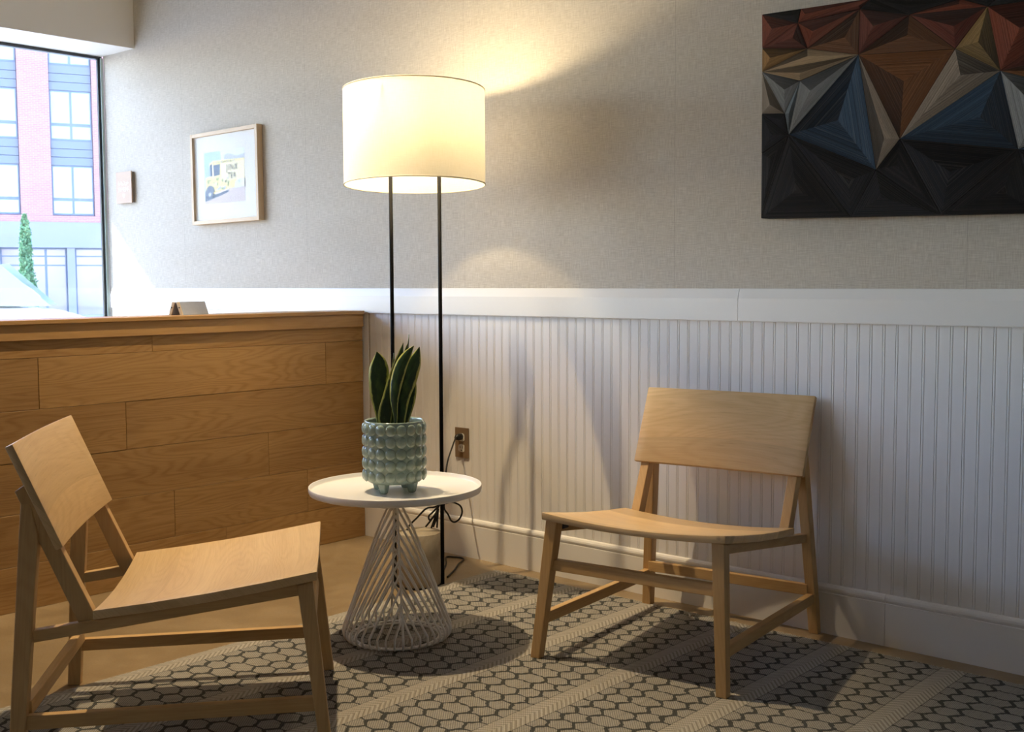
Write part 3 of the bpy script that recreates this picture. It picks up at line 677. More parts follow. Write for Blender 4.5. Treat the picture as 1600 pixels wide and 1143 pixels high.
def leaf(spine, tw0, tw1, curl=0.25):
    # spine: (crop x, crop y, width in crop px, depth m)
    S = 0.000449
    pts = []; ws = []; WK = 1.16
    for (cx, cy, wd, dp) in spine:
        pts.append(RV * ((cx - 314) * S) + VV * dp + Vector((0, 0, 0.190 + (640 - cy) * S * 1.0))); ws.append(wd * S * WK)
    P = catmull(pts, 5); Wd = [v.x for v in catmull([(q, 0, 0) for q in ws], 5)]
    n = len(P); vs = []; fs = []; uvs = []; L = 0.0
    for i, p in enumerate(P):
        if i: L += (P[i] - P[i - 1]).length
        tg = (P[min(i + 1, n - 1)] - P[max(i - 1, 0)]).normalized(); f = i / (n - 1)
        tw = math.radians(tw0 + (tw1 - tw0) * f)
        side = RV * math.cos(tw) + VV * math.sin(tw); side = (side - tg * side.dot(tg)).normalized(); nr = tg.cross(side)
        hwid = max(Wd[i], 0.0006) / 2
        for j in range(7):
            q = j / 3 - 1
            vs.append(p + side * hwid * q + nr * hwid * curl * (q * q - 0.4)); uvs.append((j / 6, L))
    for i in range(n - 1):
        for j in range(6): fs.append((i * 7 + j, i * 7 + j + 1, (i + 1) * 7 + j + 1, (i + 1) * 7 + j))
    # second skin gives the leaf its thickness
    me_f = list(fs); N = len(vs)
    nrms = []
    for i in range(n):
        tg = (P[min(i + 1, n - 1)] - P[max(i - 1, 0)]).normalized(); sd = (vs[i * 7 + 6] - vs[i * 7]).normalized(); nrms.append(tg.cross(sd))
    for i in range(n):
        for j in range(7): vs.append(vs[i * 7 + j] + nrms[i] * (0.0018 * (1 - (j / 3 - 1) ** 2) + 0.0004)); uvs.append(uvs[i * 7 + j])
    for f in me_f: fs.append(tuple(N + q for q in reversed(f)))
    for i in range(n - 1):
        fs.append((i * 7, (i + 1) * 7, N + (i + 1) * 7, N + i * 7)); fs.append((i * 7 + 6, N + i * 7 + 6, N + (i + 1) * 7 + 6, (i + 1) * 7 + 6))
    o = mesh('leaf', vs, fs, M['leaf'], plant, True)
    uvl = o.data.uv_layers.new(name='UVMap')
    for lp in o.data.loops: uvl.data[lp.index].uv = uvs[lp.vertex_index]
    return o
leaf([(226, 650, 26, -0.010), (224, 560, 50, -0.012), (219, 430, 95, -0.014), (222, 300, 110, -0.012), (222, 225, 78, -0.010), (211, 168, 4, -0.008)], 18, -8, 0.18)
leaf([(262, 650, 62, -0.022), (262, 570, 88, -0.024), (288, 450, 78, -0.020), (325, 310, 66, -0.010), (360, 200, 48, -0.004), (379, 114, 3, 0.0)], 25, 45, 0.30)
leaf([(322, 655, 16, -0.036), (322, 570, 26, -0.038), (316, 470, 48, -0.036), (330, 360, 68, -0.030), (366, 250, 66, -0.022), (408, 180, 44, -0.014), (446, 132, 3, -0.008)], -38, 20, 0.30)
leaf([(352, 650, 50, -0.020), (352, 570, 66, -0.026), (372, 450, 78, -0.024), (408, 330, 100, -0.016), (450, 230, 72, -0.010), (481, 140, 3, -0.004)], -25, 12, 0.34)
leaf([(376, 650, 36, 0.006), (388, 570, 62, 0.006), (412, 470, 74, 0.008), (432, 390, 52, 0.010), (447, 330, 3, 0.012)], -20, -35, 0.3)
leaf([(372, 640, 30, 0.018), (385, 400, 40, 0.02), (398, 230, 34, 0.022), (410, 140, 20, 0.024), (418, 64, 2, 0.026)], 40, 62, 0.25)
leaf([(305, 640, 26, 0.024), (312, 430, 34, 0.026), (318, 270, 24, 0.028), (319, 182, 2, 0.03)], 30, 50, 0.25)
leaf([(338, 640, 30, 0.012), (350, 430, 44, 0.014), (385, 250, 40, 0.014), (400, 160, 22, 0.014), (408, 120, 3, 0.014)], 10, 30, 0.25)

# ------------------------------------------------------------------ floor lamp
LX, LY = 0.7285, -0.397
lamp = empty('floor_lamp', (LX, LY, 0)); tag(lamp, 'lit floor lamp with cream drum shade, two black poles and round concrete base', 'floor lamp')
lathe('base', [(0.0, 0.006), (0.0735, 0.006), (0.0755, 0.008), (0.0755, 0.1835), (0.0738, 0.1855), (0.0, 0.1855)], M['stone'], lamp, 64)
lathe('base_plate', [(0.0, 0.0), (0.0785, 0.0), (0.0785, 0.0055), (0.0, 0.0055)], M['black'], lamp, 48, False)
for s in (-1, 1):
    px, py = 0.0575 * s, 0.0575 * s
    tube('pole', [(px, py, 0.0), (px, py, 0.3), (px, py, 0.9), (px, py, 1.47)], 0.0066, M['black'], lamp, 14)
tube('crossbar', [(-0.0575, -0.0575, 1.466), (0.0575, 0.0575, 1.466)], 0.006, M['black'], lamp, 10)
sh = empty('shade', (0, 0, 1.521)); sh.parent = lamp
ax = Vector((0.69, 0.724, 0)).normalized()
sh.rotation_mode = 'QUATERNION'; sh.rotation_quaternion = Quaternion(ax, math.radians(-2.4))
SR, SH = 0.2365, 0.157
vs = []; fs = []; n_ = 128
for i in range(9):
    for k in range(n_): a = 2 * PI * k / n_; vs.append((SR * math.cos(a), SR * math.sin(a), -SH + 2 * SH * i / 8))
for i in range(8):
    for k in range(n_): k2 = (k + 1) % n_; fs.append((i * n_ + k, i * n_ + k2, (i + 1) * n_ + k2, (i + 1) * n_ + k))
fab = mesh('fabric', vs, fs, M['shade'], sh, True)
uvl = fab.data.uv_layers.new(name='UVMap')
for p in fab.data.polygons:
    cs = [fab.data.vertices[fab.data.loops[li].vertex_index].co for li in p.loop_indices]
    am = math.atan2(p.center.y, p.center.x)
    for li, c in zip(p.loop_indices, cs):
        a = math.atan2(c.y, c.x)
        if a - am > PI: a -= 2 * PI
        if am - a > PI: a += 2 * PI
        uvl.data[li].uv = (a * SR, c.z)
for z in (-SH, SH):
    tube('rim', [(SR * math.cos(2 * PI * k / 96), SR * math.sin(2 * PI * k / 96), z) for k in range(97)], 0.0022, M['shade_rim'], sh, 8)
for k in range(3):
    a = 2 * PI * k / 3 + 0.9; tube('spoke', [(0.015 * math.cos(a), 0.015 * math.sin(a), 0.0), (SR * math.cos(a) * 0.995, SR * math.sin(a) * 0.995, 0.13)], 0.002, M['black'], sh, 6)
lathe('socket', [(0.0, 1.468), (0.017, 1.468), (0.017, 1.548), (0.0, 1.548)], M['black'], lamp, 20, False)
bl = []
for i in range(15):
    a = PI * i / 14; bl.append((max(0.030 * math.sin(a), 0.0001), 1.603 - 0.030 * math.cos(a)))
lathe('bulb', bl[3:], M['bulb'], lamp, 24)
lathe('bulb_collar', [(0.013, 1.548), (0.014, 1.565)] + bl[2:4], M['collar'], lamp, 24)
# power cord and plug (one flexible lead, gathered at the right pole)
def LP(*ps): return [(p[0] - LX, p[1] - LY, p[2]) for p in ps]
cordpts = catmull(LP((0.549, -0.024, 0.456), (0.562, -0.045, 0.452), (0.60, -0.10, 0.43), (0.66, -0.18, 0.405), (0.72, -0.25, 0.385), (0.775, -0.315, 0.345), (0.7905, -0.332, 0.295), (0.7845, -0.327, 0.262),
                    (0.7995, -0.3244, 0.2434), (0.8071, -0.3167, 0.2209), (0.8164, -0.3074, 0.2162), (0.8273, -0.2964, 0.2271), (0.8337, -0.2901, 0.2492), (0.8307, -0.2931, 0.2694), (0.8199, -0.3039, 0.2807), (0.8060, -0.3179, 0.2855), (0.7905, -0.3269, 0.2800)), 6)
tube('power_cord', cordpts, 0.0031, M['cord'], lamp, 8)
for pts in (LP((0.782, -0.353, 0.276), (0.7656, -0.3585, 0.2687), (0.7470, -0.3772, 0.2647), (0.7252, -0.3991, 0.2341), (0.7065, -0.4179, 0.2078), (0.700, -0.424, 0.1905)),
            LP((0.7811, -0.3529, 0.2727), (0.7624, -0.3617, 0.2509), (0.7530, -0.3711, 0.2378), (0.7560, -0.3681, 0.2244), (0.7686, -0.3555, 0.2441)),
            LP((0.7780, -0.3501, 0.2639), (0.7654, -0.3587, 0.2375), (0.7451, -0.3791, 0.2006)), LP((0.7795, -0.3505, 0.2639), (0.7731, -0.3529, 0.2329), (0.7636, -0.3605, 0.1999)),
            LP((0.7760, -0.3505, 0.2659), (0.7680, -0.3529, 0.2379), (0.7586, -0.3655, 0.1959)), LP((0.7782, -0.3498, 0.2638), (0.7748, -0.3503, 0.2328), (0.7735, -0.3526, 0.1974)),
            LP((0.7892, -0.3498, 0.2838), (0.7768, -0.3523, 0.2628), (0.7705, -0.3546, 0.2294))):
    tube('cord_bundle', catmull(pts, 5), 0.0033, M['cord'], lamp, 7)
tube('floor_cord', catmull(LP((0.72, -0.29, 0.0036), (0.665, -0.215, 0.0036), (0.600, -0.136, 0.0036), (0.5300, -0.0652, 0.0036), (0.5510, -0.0420, 0.0036), (0.5791, -0.0330, 0.0036), (0.6010, -0.0440, 0.0036), (0.6210, -0.0739, 0.0036), (0.640, -0.1120, 0.0036), (0.690, -0.185, 0.0036), (0.74, -0.270, 0.0036)), 8), 0.0034, M['cord'], lamp, 7)
tube('plug', LP((0.547, 0.0035, 0.4565), (0.547, -0.012, 0.4565), (0.548, -0.020, 0.456), (0.551, -0.030, 0.4545)), [0.0125, 0.0125, 0.0105, 0.006], M['cord'], lamp, 14)

# ------------------------------------------------------------------ ceiling downlight over the seating (above the frame)
DX, DY = 0.58, -1.0
dl = empty('ceiling_light', (DX, DY, CEIL)); tag(dl, 'white round ceiling downlight above the side table', 'ceiling light')
lathe('housing', [(0.0, 0.0), (0.060, 0.0), (0.060, -0.075), (0.054, -0.080), (0.050, -0.075), (0.046, -0.02), (0.0, -0.02)], M['white'], dl, 40)
spd = bpy.data.lights.new('downlight_lamp', 'SPOT'); sp = bpy.data.objects.new('downlight_lamp', spd); COL.objects.link(sp); sp.parent = dl; sp.location = (0, 0, -0.078)
sp.rotation_euler = Vector((0.34, -0.20, -2.87)).to_track_quat('-Z', 'Y').to_euler(); spd.energy = 275; spd.color = (1.0, 0.76, 0.45); spd.shadow_soft_size = 0.022; spd.spot_size = math.radians(66); spd.spot_blend = 0.5

# ------------------------------------------------------------------ power outlet
ou = empty('power_outlet', (0.549, WY, 0.4335)); tag(ou, 'bronze duplex outlet plate on the white beadboard behind the lamp', 'outlet')
box('plate', (-0.035, -0.0085, -0.057), (0.035, -0.0034, 0.057), M['bronze'], ou, None, 0.0018, 2)
for s in (-1, 1):
    vs = []; zc = 0.0205 * s
    for y in (-0.0084, -0.0098):
        for k in range(24):
            a = 2 * PI * k / 24; vs.append((0.0172 * max(-0.80, min(0.80, math.cos(a))) * 1.12, y, zc + 0.0165 * max(-0.92, min(0.92, math.sin(a)))))
    fs = [(k, (k + 1) % 24, 24 + (k + 1) % 24, 24 + k) for k in range(24)] + [tuple(range(24)), tuple(range(24, 48))]
    rc = mesh('receptacle', vs, fs, M['device'], ou)
    if s < 0:
        for xx, hh in ((-0.0062, 0.0035), (0.0062, 0.0042)): box('slot', (xx - 0.0011, -0.0101, zc + 0.003 - hh), (xx + 0.0011, -0.0097, zc + 0.003 + hh), M['slot'], rc)
        lv = [(0.0024 * math.cos(2 * PI * k / 12), -0.0100, zc - 0.0085 + 0.0026 * math.sin(2 * PI * k / 12)) for k in range(12)]
        mesh('slot', lv + [(a_, -0.0096, c_) for a_, b_, c_ in lv], [tuple(range(12)), tuple(range(12, 24))] + [(k, (k + 1) % 12, 12 + (k + 1) % 12, 12 + k) for k in range(12)], M['slot'], rc)
box('screw', (-0.0022, -0.0092, -0.0022), (0.0022, -0.0084, 0.0022), M['bronze'], ou, None, 0.0004, 1)

# ------------------------------------------------------------------ straw mosaic wall art
ART = {'TL': (1.8334, 1.8160), 'K1': (1.9582, 1.8134), 'K2': (1.9488, 1.7744), 'A1': (1.8351, 1.7187), 'A2': (1.9799, 1.6984), 'A3': (1.8357, 1.6500), 'A4': (1.9580, 1.6101), 'P': (2.1345, 1.6609), 'Q': (2.1365, 1.7846), 'R': (2.1669, 1.8083),
       'B1': (1.8363, 1.5286), 'B2': (1.9106, 1.5226), 'Y': (1.9244, 1.4609), 'C0': (1.8371, 1.4126), 'C1': (1.8380, 1.2230), 'C2': (2.1204, 1.2170), 'X': (2.1911, 1.3424), 'W': (2.2577, 1.4208), 'C3': (2.3753, 1.2118), 'S': (2.2775, 1.7474),
       'T': (2.4824, 1.7370), 'U': (2.4022, 1.6409), 'V': (2.5189, 1.5702), 'Z': (2.5683, 1.3687), 'M': (2.4118, 1.7677), 'BR': (2.8217, 1.2024), 'N1': (2.8135, 1.6015), 'N2': (2.8160, 1.4610), 'N3': (2.8108, 1.7338), 'N4': (2.8185, 1.3396), 'TR': (2.8092, 1.7954), 'M2': (2.5711, 1.8000), 'C4': (2.61, 1.2068)}
art = empty('wall_art', (2.32, WY, 1.22)); tag(art, 'straw mosaic wall art of rust, tan, blue and black triangles above the chair', 'wall art')
def A3d(k, y): return (ART[k][0] - 2.32, y - WY, ART[k][1] - 1.22)
cs = ['TL', 'C1', 'BR', 'TR']
vs = [A3d(k, 0.0105) for k in cs] + [A3d(k, -0.0395) for k in cs]
mesh('backing_board', vs, BF, M['artedge'], art)
RED = (0.235, 0.060, 0.032); DRED = (0.155, 0.042, 0.028); RUST = (0.235, 0.095, 0.036); BRN = (0.165, 0.068, 0.028); ORG = (0.40, 0.22, 0.075); TAN = (0.40, 0.285, 0.165); GRY = (0.30, 0.315, 0.32); TGR = (0.36, 0.30, 0.235); BLG = (0.24, 0.30, 0.34); NAV = (0.040, 0.075, 0.125); BLU = (0.060, 0.115, 0.19); BLK = (0.012, 0.012, 0.014); BNV = (0.014, 0.016, 0.021); GLD = (0.36, 0.235, 0.095)
FAC = [('TL', 'K1', 'K2', BLK), ('TL', 'K2', 'A1', RED), ('K2', 'A2', 'A1', DRED), ('K1', 'R', 'K2', RED), ('R', 'Q', 'K2', DRED), ('K2', 'Q', 'A2', RED), ('A2', 'Q', 'P', BRN), ('A1', 'A2', 'A3', ORG), ('A3', 'A2', 'P', TAN), ('A3', 'P', 'A4', TAN),
       ('A3', 'A4', 'B2', GRY), ('A3', 'B2', 'B1', TGR), ('A4', 'P', 'Y', GRY), ('A4', 'Y', 'B2', BLG), ('P', 'Y', 'X', NAV), ('P', 'X', 'W', TGR), ('P', 'W', 'U', RUST), ('P', 'S', 'U', BRN), ('Q', 'S', 'P', DRED), ('R', 'M', 'S', BLK), ('R', 'S', 'Q', BLK), ('R', 'M2', 'M', BLK),
       ('S', 'M', 'T', RED), ('S', 'T', 'U', DRED), ('M', 'M2', 'T', BLK), ('T', 'V', 'U', GLD), ('U', 'V', 'W', TGR), ('V', 'Z', 'W', NAV), ('T', 'N3', 'V', RED), ('M2', 'TR', 'N3', BLK), ('M2', 'N3', 'T', BLK), ('N3', 'N1', 'V', DRED), ('V', 'N1', 'N2', RUST), ('V', 'N2', 'Z', GRY),
       ('Z', 'N2', 'N4', BLU), ('B1', 'B2', 'Y', BNV), ('B1', 'Y', 'C0', BNV), ('C0', 'Y', 'C1', BLK), ('Y', 'C2', 'C1', BLK), ('Y', 'X', 'C2', BNV), ('X', 'W', 'C3', BLK), ('X', 'C3', 'C2', BNV), ('W', 'Z', 'C3', BNV), ('Z', 'C4', 'C3', BLK), ('Z', 'BR', 'C4', BNV), ('Z', 'N4', 'BR', BLK)]
for fa in FAC:
    a, b, c, colr = fa
    p = [Vector((ART[k][0], ART[k][1])) for k in (a, b, c)]
    la, lb, lc = (p[1] - p[2]).length, (p[2] - p[0]).length, (p[0] - p[1]).length
    inc = (p[0] * la + p[1] * lb + p[2] * lc) / (la + lb + lc)
    gx, gz = (p[0].x + p[1].x + p[2].x) / 3 - 2.32, (p[0].y + p[1].y + p[2].y) / 3 - 1.22
    L = lambda q, y: (q.x - 2.32 - gx, y - WY, q.y - 1.22 - gz)
    pin = [q + (inc - q).normalized() * 0.0011 for q in p]
    vs = [L(q, -0.045) for q in pin] + [L(inc, -0.0457)] + [L(q, -0.0394) for q in pin]
    fs = [(0, 1, 3), (1, 2, 3), (2, 0, 3), (0, 4, 5, 1), (1, 5, 6, 2), (2, 6, 4, 0)]
    me = bpy.data.meshes.new('facet'); me.from_pydata(vs, [], fs)
    uvl = me.uv_layers.new(name='UVMap'); at = me.color_attributes.new('tone', 'FLOAT_COLOR', 'CORNER')
    tones = [random.uniform(0.72, 0.92), random.uniform(0.92, 1.08), random.uniform(1.05, 1.22)]; random.shuffle(tones)
    for fi, pl_ in enumerate(me.polygons):
        i0 = fi % 3; e0, e1 = pin[i0], pin[(i0 + 1) % 3]; ed = (e1 - e0).normalized(); nn = Vector((-ed.y, ed.x))
        if (inc - e0).dot(nn) < 0: nn = -nn
        for li in pl_.loop_indices:
            vi = me.loops[li].vertex_index; q = pin[vi] if vi < 3 else (inc if vi == 3 else pin[vi - 4])
            uvl.data[li].uv = ((q - e0).dot(ed) + fi * 0.7, (q - e0).dot(nn) + fi * 0.31)
            tv = tones[i0]; at.data[li].color = (tv, tv, tv, 1)
    bm = bmesh.new(); bm.from_mesh(me); bmesh.ops.recalc_face_normals(bm, faces=bm.faces); bm.to_mesh(me); bm.free()
    if me.polygons[0].normal.y > 0: me.flip_normals()
    o = link('facet', me, M['straw'], art, (gx, 0, gz)); o.color = (*[v * 0.72 for v in colr], 1)

# ------------------------------------------------------------------ framed truck print
FW, FH = 0.519, 0.419
pc = empty('framed_picture', (-0.924, WY, 1.5225)); tag(pc, 'framed print of a yellow food truck in a thin pale wood frame on the wall', 'picture frame')
pc.rotation_euler = (0, math.radians(-0.55), 0)
t_ = 0.017; d0, d1 = -0.030, -0.0005
box('frame_side', (-FW / 2, d0, -FH / 2), (-FW / 2 + t_, d1, FH / 2), M['paleoak'], pc, 'z', 0.0008, 1)
box('frame_side', (FW / 2 - t_, d0, -FH / 2), (FW / 2, d1, FH / 2), M['paleoak'], pc, 'z', 0.0008, 1)
box('frame_side', (-FW / 2 + t_, d0, FH / 2 - t_), (FW / 2 - t_, d1, FH / 2), M['paleoak'], pc, 'x', 0.0008, 1)
box('frame_side', (-FW / 2 + t_, d0, -FH / 2), (FW / 2 - t_, d1, -FH / 2 + t_), M['paleoak'], pc, 'x', 0.0008, 1)
box('mat', (-FW / 2 + t_, -0.016, -FH / 2 + t_), (FW / 2 - t_, -0.004, FH / 2 - t_), M['mat'], pc)
box('glazing', (-FW / 2 + t_, -0.0245, -FH / 2 + t_), (FW / 2 - t_, -0.0230, FH / 2 - t_), M['picglass'], pc)
PW0, PW1, PH0, PH1 = -0.167, 0.145, -0.118, 0.118
mats = ['p_sky', 'p_pale', 'p_yellow', 'p_yellow2', 'p_navy', 'p_glass', 'p_green', 'p_ground', 'p_white', 'p_grey']
pv = []; pf = []; pm = []
lay = [0]
def pp(poly, mname):
    lay[0] += 1; y = -0.0163 - 0.00005 * lay[0]; b = len(pv)
    for fx, fy in poly: pv.append((PW0 + (PW1 - PW0) * min(1, max(0, fx)), y, PH1 - (PH1 - PH0) * min(1, max(0, fy))))
    pf.append(tuple(range(b, b + len(poly)))); pm.append(mats.index(mname))
def ell(cx, cy, rx, ry, n=18, a0=0, a1=2 * PI): return [(cx + rx * math.cos(a0 + (a1 - a0) * k / n), cy + ry * math.sin(a0 + (a1 - a0) * k / n)) for k in range(n)]
pp([(0, 0), (1, 0), (1, 1), (0, 1)], 'p_sky'); pp([(0.40, 0), (1, 0), (1, 0.3), (0.46, 0.3)], 'p_pale')
pp([(0.50, 0.10), (0.60, 0.06), (0.72, 0.10), (0.80, 0.14), (1, 0.10), (1, 0.22), (0.5, 0.22)], 'p_grey')
pp([(0, 0.78), (0.3, 0.80), (1, 0.66), (1, 1), (0, 1)], 'p_ground')
pp([(0, 0.74), (0.30, 0.82), (0.60, 0.76), (0.60, 0.80), (0.30, 0.88), (0, 0.95)], 'p_navy')
pp([(0.13, 0.22), (0.22, 0.17), (1, 0.19), (1, 0.68), (0.62, 0.74), (0.31, 0.81), (0.28, 0.82), (0.02, 0.75), (0.02, 0.48), (0.10, 0.44), (0.14, 0.29)], 'p_yellow')
pp([(0.42, 0.24), (1, 0.22), (1, 0.55), (0.44, 0.60)], 'p_yellow2')
pp([(0.02, 0.36), (0.14, 0.27), (0.17, 0.29), (0.15, 0.46), (0.03, 0.49)], 'p_glass')
pp([(0.145, 0.25), (0.20, 0.23), (0.20, 0.46), (0.15, 0.47)], 'p_navy'); pp([(0.23, 0.26), (0.40, 0.25), (0.39, 0.455), (0.24, 0.475)], 'p_navy')
pp([(0.205, 0.23), (0.225, 0.23), (0.225, 0.48), (0.205, 0.48)], 'p_white')
rs = random.Random(3)
for k in range(26):
    cx, cy = rs.uniform(0.24, 0.60), rs.uniform(0.50, 0.74); pp(ell(cx, cy, rs.uniform(0.012, 0.032), rs.uniform(0.015, 0.035), 7), rs.choice(['p_green', 'p_green', 'p_yellow2', 'p_grey']))
for k in range(6): pp(ell(rs.uniform(0.05, 0.16), rs.uniform(0.52, 0.62), 0.014, 0.02, 7), 'p_green')
pp(ell(0.145, 0.80, 0.115, 0.155, 16, PI, 2 * PI), 'p_navy'); pp(ell(0.135, 0.815, 0.085, 0.11), 'p_navy'); pp(ell(0.135, 0.815, 0.035, 0.045), 'p_grey')
pp([(0.78, 0.62), (0.86, 0.57), (1, 0.57), (1, 0.72), (0.76, 0.74)], 'p_pale'); pp(ell(0.87, 0.62, 0.04, 0.03, 10), 'p_grey')
pp([(0.28, 0.80), (0.62, 0.735), (0.62, 0.75), (0.28, 0.825)], 'p_white')
for k in range(7): pp(ell(0.30 + 0.075 * k, 0.215, 0.02, 0.015, 8), 'p_green' if k % 2 else 'p_grey')
mesh('print', pv, pf, [M[k] for k in mats], pc, mi=pm)
def text_mesh(name, s, height, width, mat, parent, loc, y):
    cu = bpy.data.curves.new('lettering', 'FONT'); cu.body = s; cu.align_x = 'LEFT'; cu.resolution_u = 3; cu.space_character = 1.3; cu.offset = 0.0
    to = bpy.data.objects.new('lettering', cu); COL.objects.link(to)
    dg = bpy.context.evaluated_depsgraph_get(); me = bpy.data.meshes.new_from_object(to.evaluated_get(dg))
    bpy.data.objects.remove(to, do_unlink=True)
    xs = [v.co.x for v in me.vertices]; ys = [v.co.y for v in me.vertices]
    sx = width / (max(xs) - min(xs)); sy = height / (max(ys) - min(ys)); x0, y0 = min(xs), min(ys)
    for v in me.vertices: v.co = ((v.co.x - x0) * sx, y, (v.co.y - y0) * sy)
    me.materials.clear(); return link(name, me, mat, parent, loc)
yl = -0.0163 - 0.00005 * (lay[0] + 3)
PX = lambda f: PW0 + (PW1 - PW0) * f
PZ_ = lambda f: PH1 - (PH1 - PH0) * f
text_mesh('lettering', 'JINX', 0.15 * 0.236, 0.285 * 0.312, M['p_text'], pc, (PX(0.555), 0, PZ_(0.425)), yl)
text_mesh('lettering', 'TEA', 0.11 * 0.236, 0.19 * 0.312, M['p_text'], pc, (PX(0.605), 0, PZ_(0.545)), yl)

# ------------------------------------------------------------------ small plaque by the window
pq = empty('wall_plaque', (-1.800, WY, 1.5215)); tag(pq, 'small peach wooden plaque with white lettering on the wall beside the window', 'plaque')
box('face_board', (-0.073, -0.0200, -0.079), (0.073, -0.0135, 0.079), M['plaque'], pq, None, 0.0008, 1)
box('back_board', (-0.070, -0.0085, -0.076), (0.070, -0.0003, 0.076), M['plaque_side'], pq, None, 0.0008, 1)
box('spacer', (-0.060, -0.0136, -0.066), (0.060, -0.0084, 0.066), M['plaque'], pq)
vs = []; fs = []
rs = random.Random(11)
def stroke(pts, r=0.0028):
    b, f = tube_geo([(x, -0.0200, z) for x, z in pts], r, 5, True, len(vs)); vs.extend([(q[0], -0.0200 + (q[1] + 0.0200) * 0.25, q[2]) for q in b]); fs.extend(f)
for row, (z0, n) in enumerate(((0.020, 4), (-0.010, 5))):
    xw = 0.106 / n
    for k in range(n):
        x0 = -0.055 + k * xw
        pts = [(x0 + xw * 0.75 * rs.random(), z0 - 0.010 + 0.021 * q / 4) for q in range(5)]
        stroke(pts); stroke([(x0, z0 + rs.uniform(-0.006, 0.006)), (x0 + xw * 0.4, z0 + rs.uniform(-0.01, 0.01)), (x0 + xw * 0.75, z0 + rs.uniform(-0.008, 0.008))])
hp = [(0.012 * math.sin(a) ** 3, -0.040 + 0.0009 * (13 * math.cos(a) - 5 * math.cos(2 * a) - 2 * math.cos(3 * a))) for a in [2 * PI * k / 20 for k in range(20)]]
b0 = len(vs); vs.extend([(x, -0.0207, z) for x, z in hp]); fs.append(tuple(range(b0, b0 + 20)))
mesh('lettering', vs, fs, M['ink'], pq)

# ------------------------------------------------------------------ little tent sign on the half wall
sg = empty('tent_sign', (-0.098, -0.745, 0.9252), math.radians(20)); sg.scale = (1.12, 1.12, 1.0); tag(sg, 'small grey tent shaped wooden sign standing on top of the half wall', 'sign')
yl0, yl1 = -0.066, 0.066
for s in (-1, 1):
    o = hexa('panel', [(s * 0.0175, yl0, 0.0), (s * 0.0275, yl0, 0.0), (s * 0.0275, yl1, 0.0), (s * 0.0175, yl1, 0.0)], [(s * 0.0030, yl0, 0.0445), (s * 0.0130, yl0, 0.0475), (s * 0.0130, yl1, 0.0475), (s * 0.0030, yl1, 0.0445)], M['signgrey'], sg, 'y', 0.0006, 1)
    hexa('edge_strip', [(s * 0.0170, yl0 - 0.004, 0.0), (s * 0.0275, yl0 - 0.004, 0.0), (s * 0.0275, yl0, 0.0), (s * 0.0170, yl0, 0.0)], [(s * 0.0025, yl0 - 0.004, 0.0450), (s * 0.0130, yl0 - 0.004, 0.0478), (s * 0.0130, yl0, 0.0478), (s * 0.0025, yl0, 0.0450)], M['ply'], sg, 'z', 0.0004, 1)
    lathe_o = lathe('screw', [(0.0, 0.0), (0.0026, 0.0), (0.0026, 0.0012), (0.0, 0.0016)], M['alum'], sg, 10, False); lathe_o.location = (s * 0.0145, yl0 - 0.004, 0.027); lathe_o.rotation_euler = (PI / 2, 0, 0)

# ------------------------------------------------------------------ outside: street, car, tree, building
st = mesh('street', [(-2.13, -40, -0.12), (-2.13, 60, -0.12), (-12, 60, -0.14), (-12, -40, -0.14), (-90, 60, -0.6), (-90, -40, -0.6), (-2.13, -40, -0.4), (-2.13, 60, -0.4), (-90, 60, -0.9), (-90, -40, -0.9)],
          [(0, 1, 2, 3), (3, 2, 4, 5), (6, 9, 8, 7), (0, 6, 7, 1), (5, 4, 8, 9), (1, 7, 8, 4, 2), (0, 3, 5, 9, 6)], M['asphalt']); struct(st)

car = empty('parked_car', (-6.35, 0.74, -0.121)); tag(car, 'white car parked outside the shop window with its windshield towards the room', 'car')
def loft(name, secs, mat, parent, smooth=True, caps=True):
    n = len(secs[0]); vs = [p for s in secs for p in s]; fs = []
    for i in range(len(secs) - 1):
        for k in range(n): k2 = (k + 1) % n; fs.append((i * n + k, i * n + k2, (i + 1) * n + k2, (i + 1) * n + k))
    if caps: fs.append(tuple(range(n - 1, -1, -1))); fs.append(tuple((len(secs) - 1) * n + k for k in range(n)))
    o = mesh(name, vs, fs, mat, parent, smooth)
    md = o.modifiers.new('smooth', 'SUBSURF'); md.levels = 2; md.render_levels = 2
    return o
def body_sec(x, w_, zb_, zs, zt_):   # closed lower-body section
    return [(x, -w_ * 0.86, zb_), (x, -w_, zb_ + 0.12), (x, -w_, zs), (x, -w_ * 0.86, zt_), (x, -w_ * 0.40, zt_ + 0.025), (x, w_ * 0.40, zt_ + 0.025), (x, w_ * 0.86, zt_), (x, w_, zs), (x, w_, zb_ + 0.12), (x, w_ * 0.86, zb_)]
loft('body', [body_sec(-2.20, 0.66, 0.35, 0.62, 0.74), body_sec(-2.10, 0.82, 0.24, 0.78, 0.96), body_sec(-1.4, 0.88, 0.20, 0.84, 1.00), body_sec(-0.3, 0.90, 0.20, 0.84, 0.97), body_sec(0.9, 0.89, 0.20, 0.82, 0.975),
              body_sec(1.25, 0.88, 0.20, 0.80, 0.95), body_sec(1.75, 0.84, 0.20, 0.74, 0.87), body_sec(2.08, 0.74, 0.24, 0.62, 0.77), body_sec(2.18, 0.60, 0.34, 0.52, 0.66)], M['carpaint'], car)
def cab(x, wb_, wt_, zb_, zt_): return [(x, -wb_, zb_), (x, -wt_, zt_), (x, 0, zt_ + 0.03), (x, wt_, zt_), (x, wb_, zb_)]
loft('roof', [cab(-1.75, 0.74, 0.66, 0.94, 0.98), cab(-1.1, 0.77, 0.60, 0.94, 1.36), cab(-0.4, 0.78, 0.60, 0.94, 1.44), cab(0.25, 0.78, 0.60, 0.94, 1.41), cab(0.55, 0.78, 0.63, 0.94, 1.27), cab(1.12, 0.77, 0.74, 0.93, 0.96)], M['carpaint'], car)
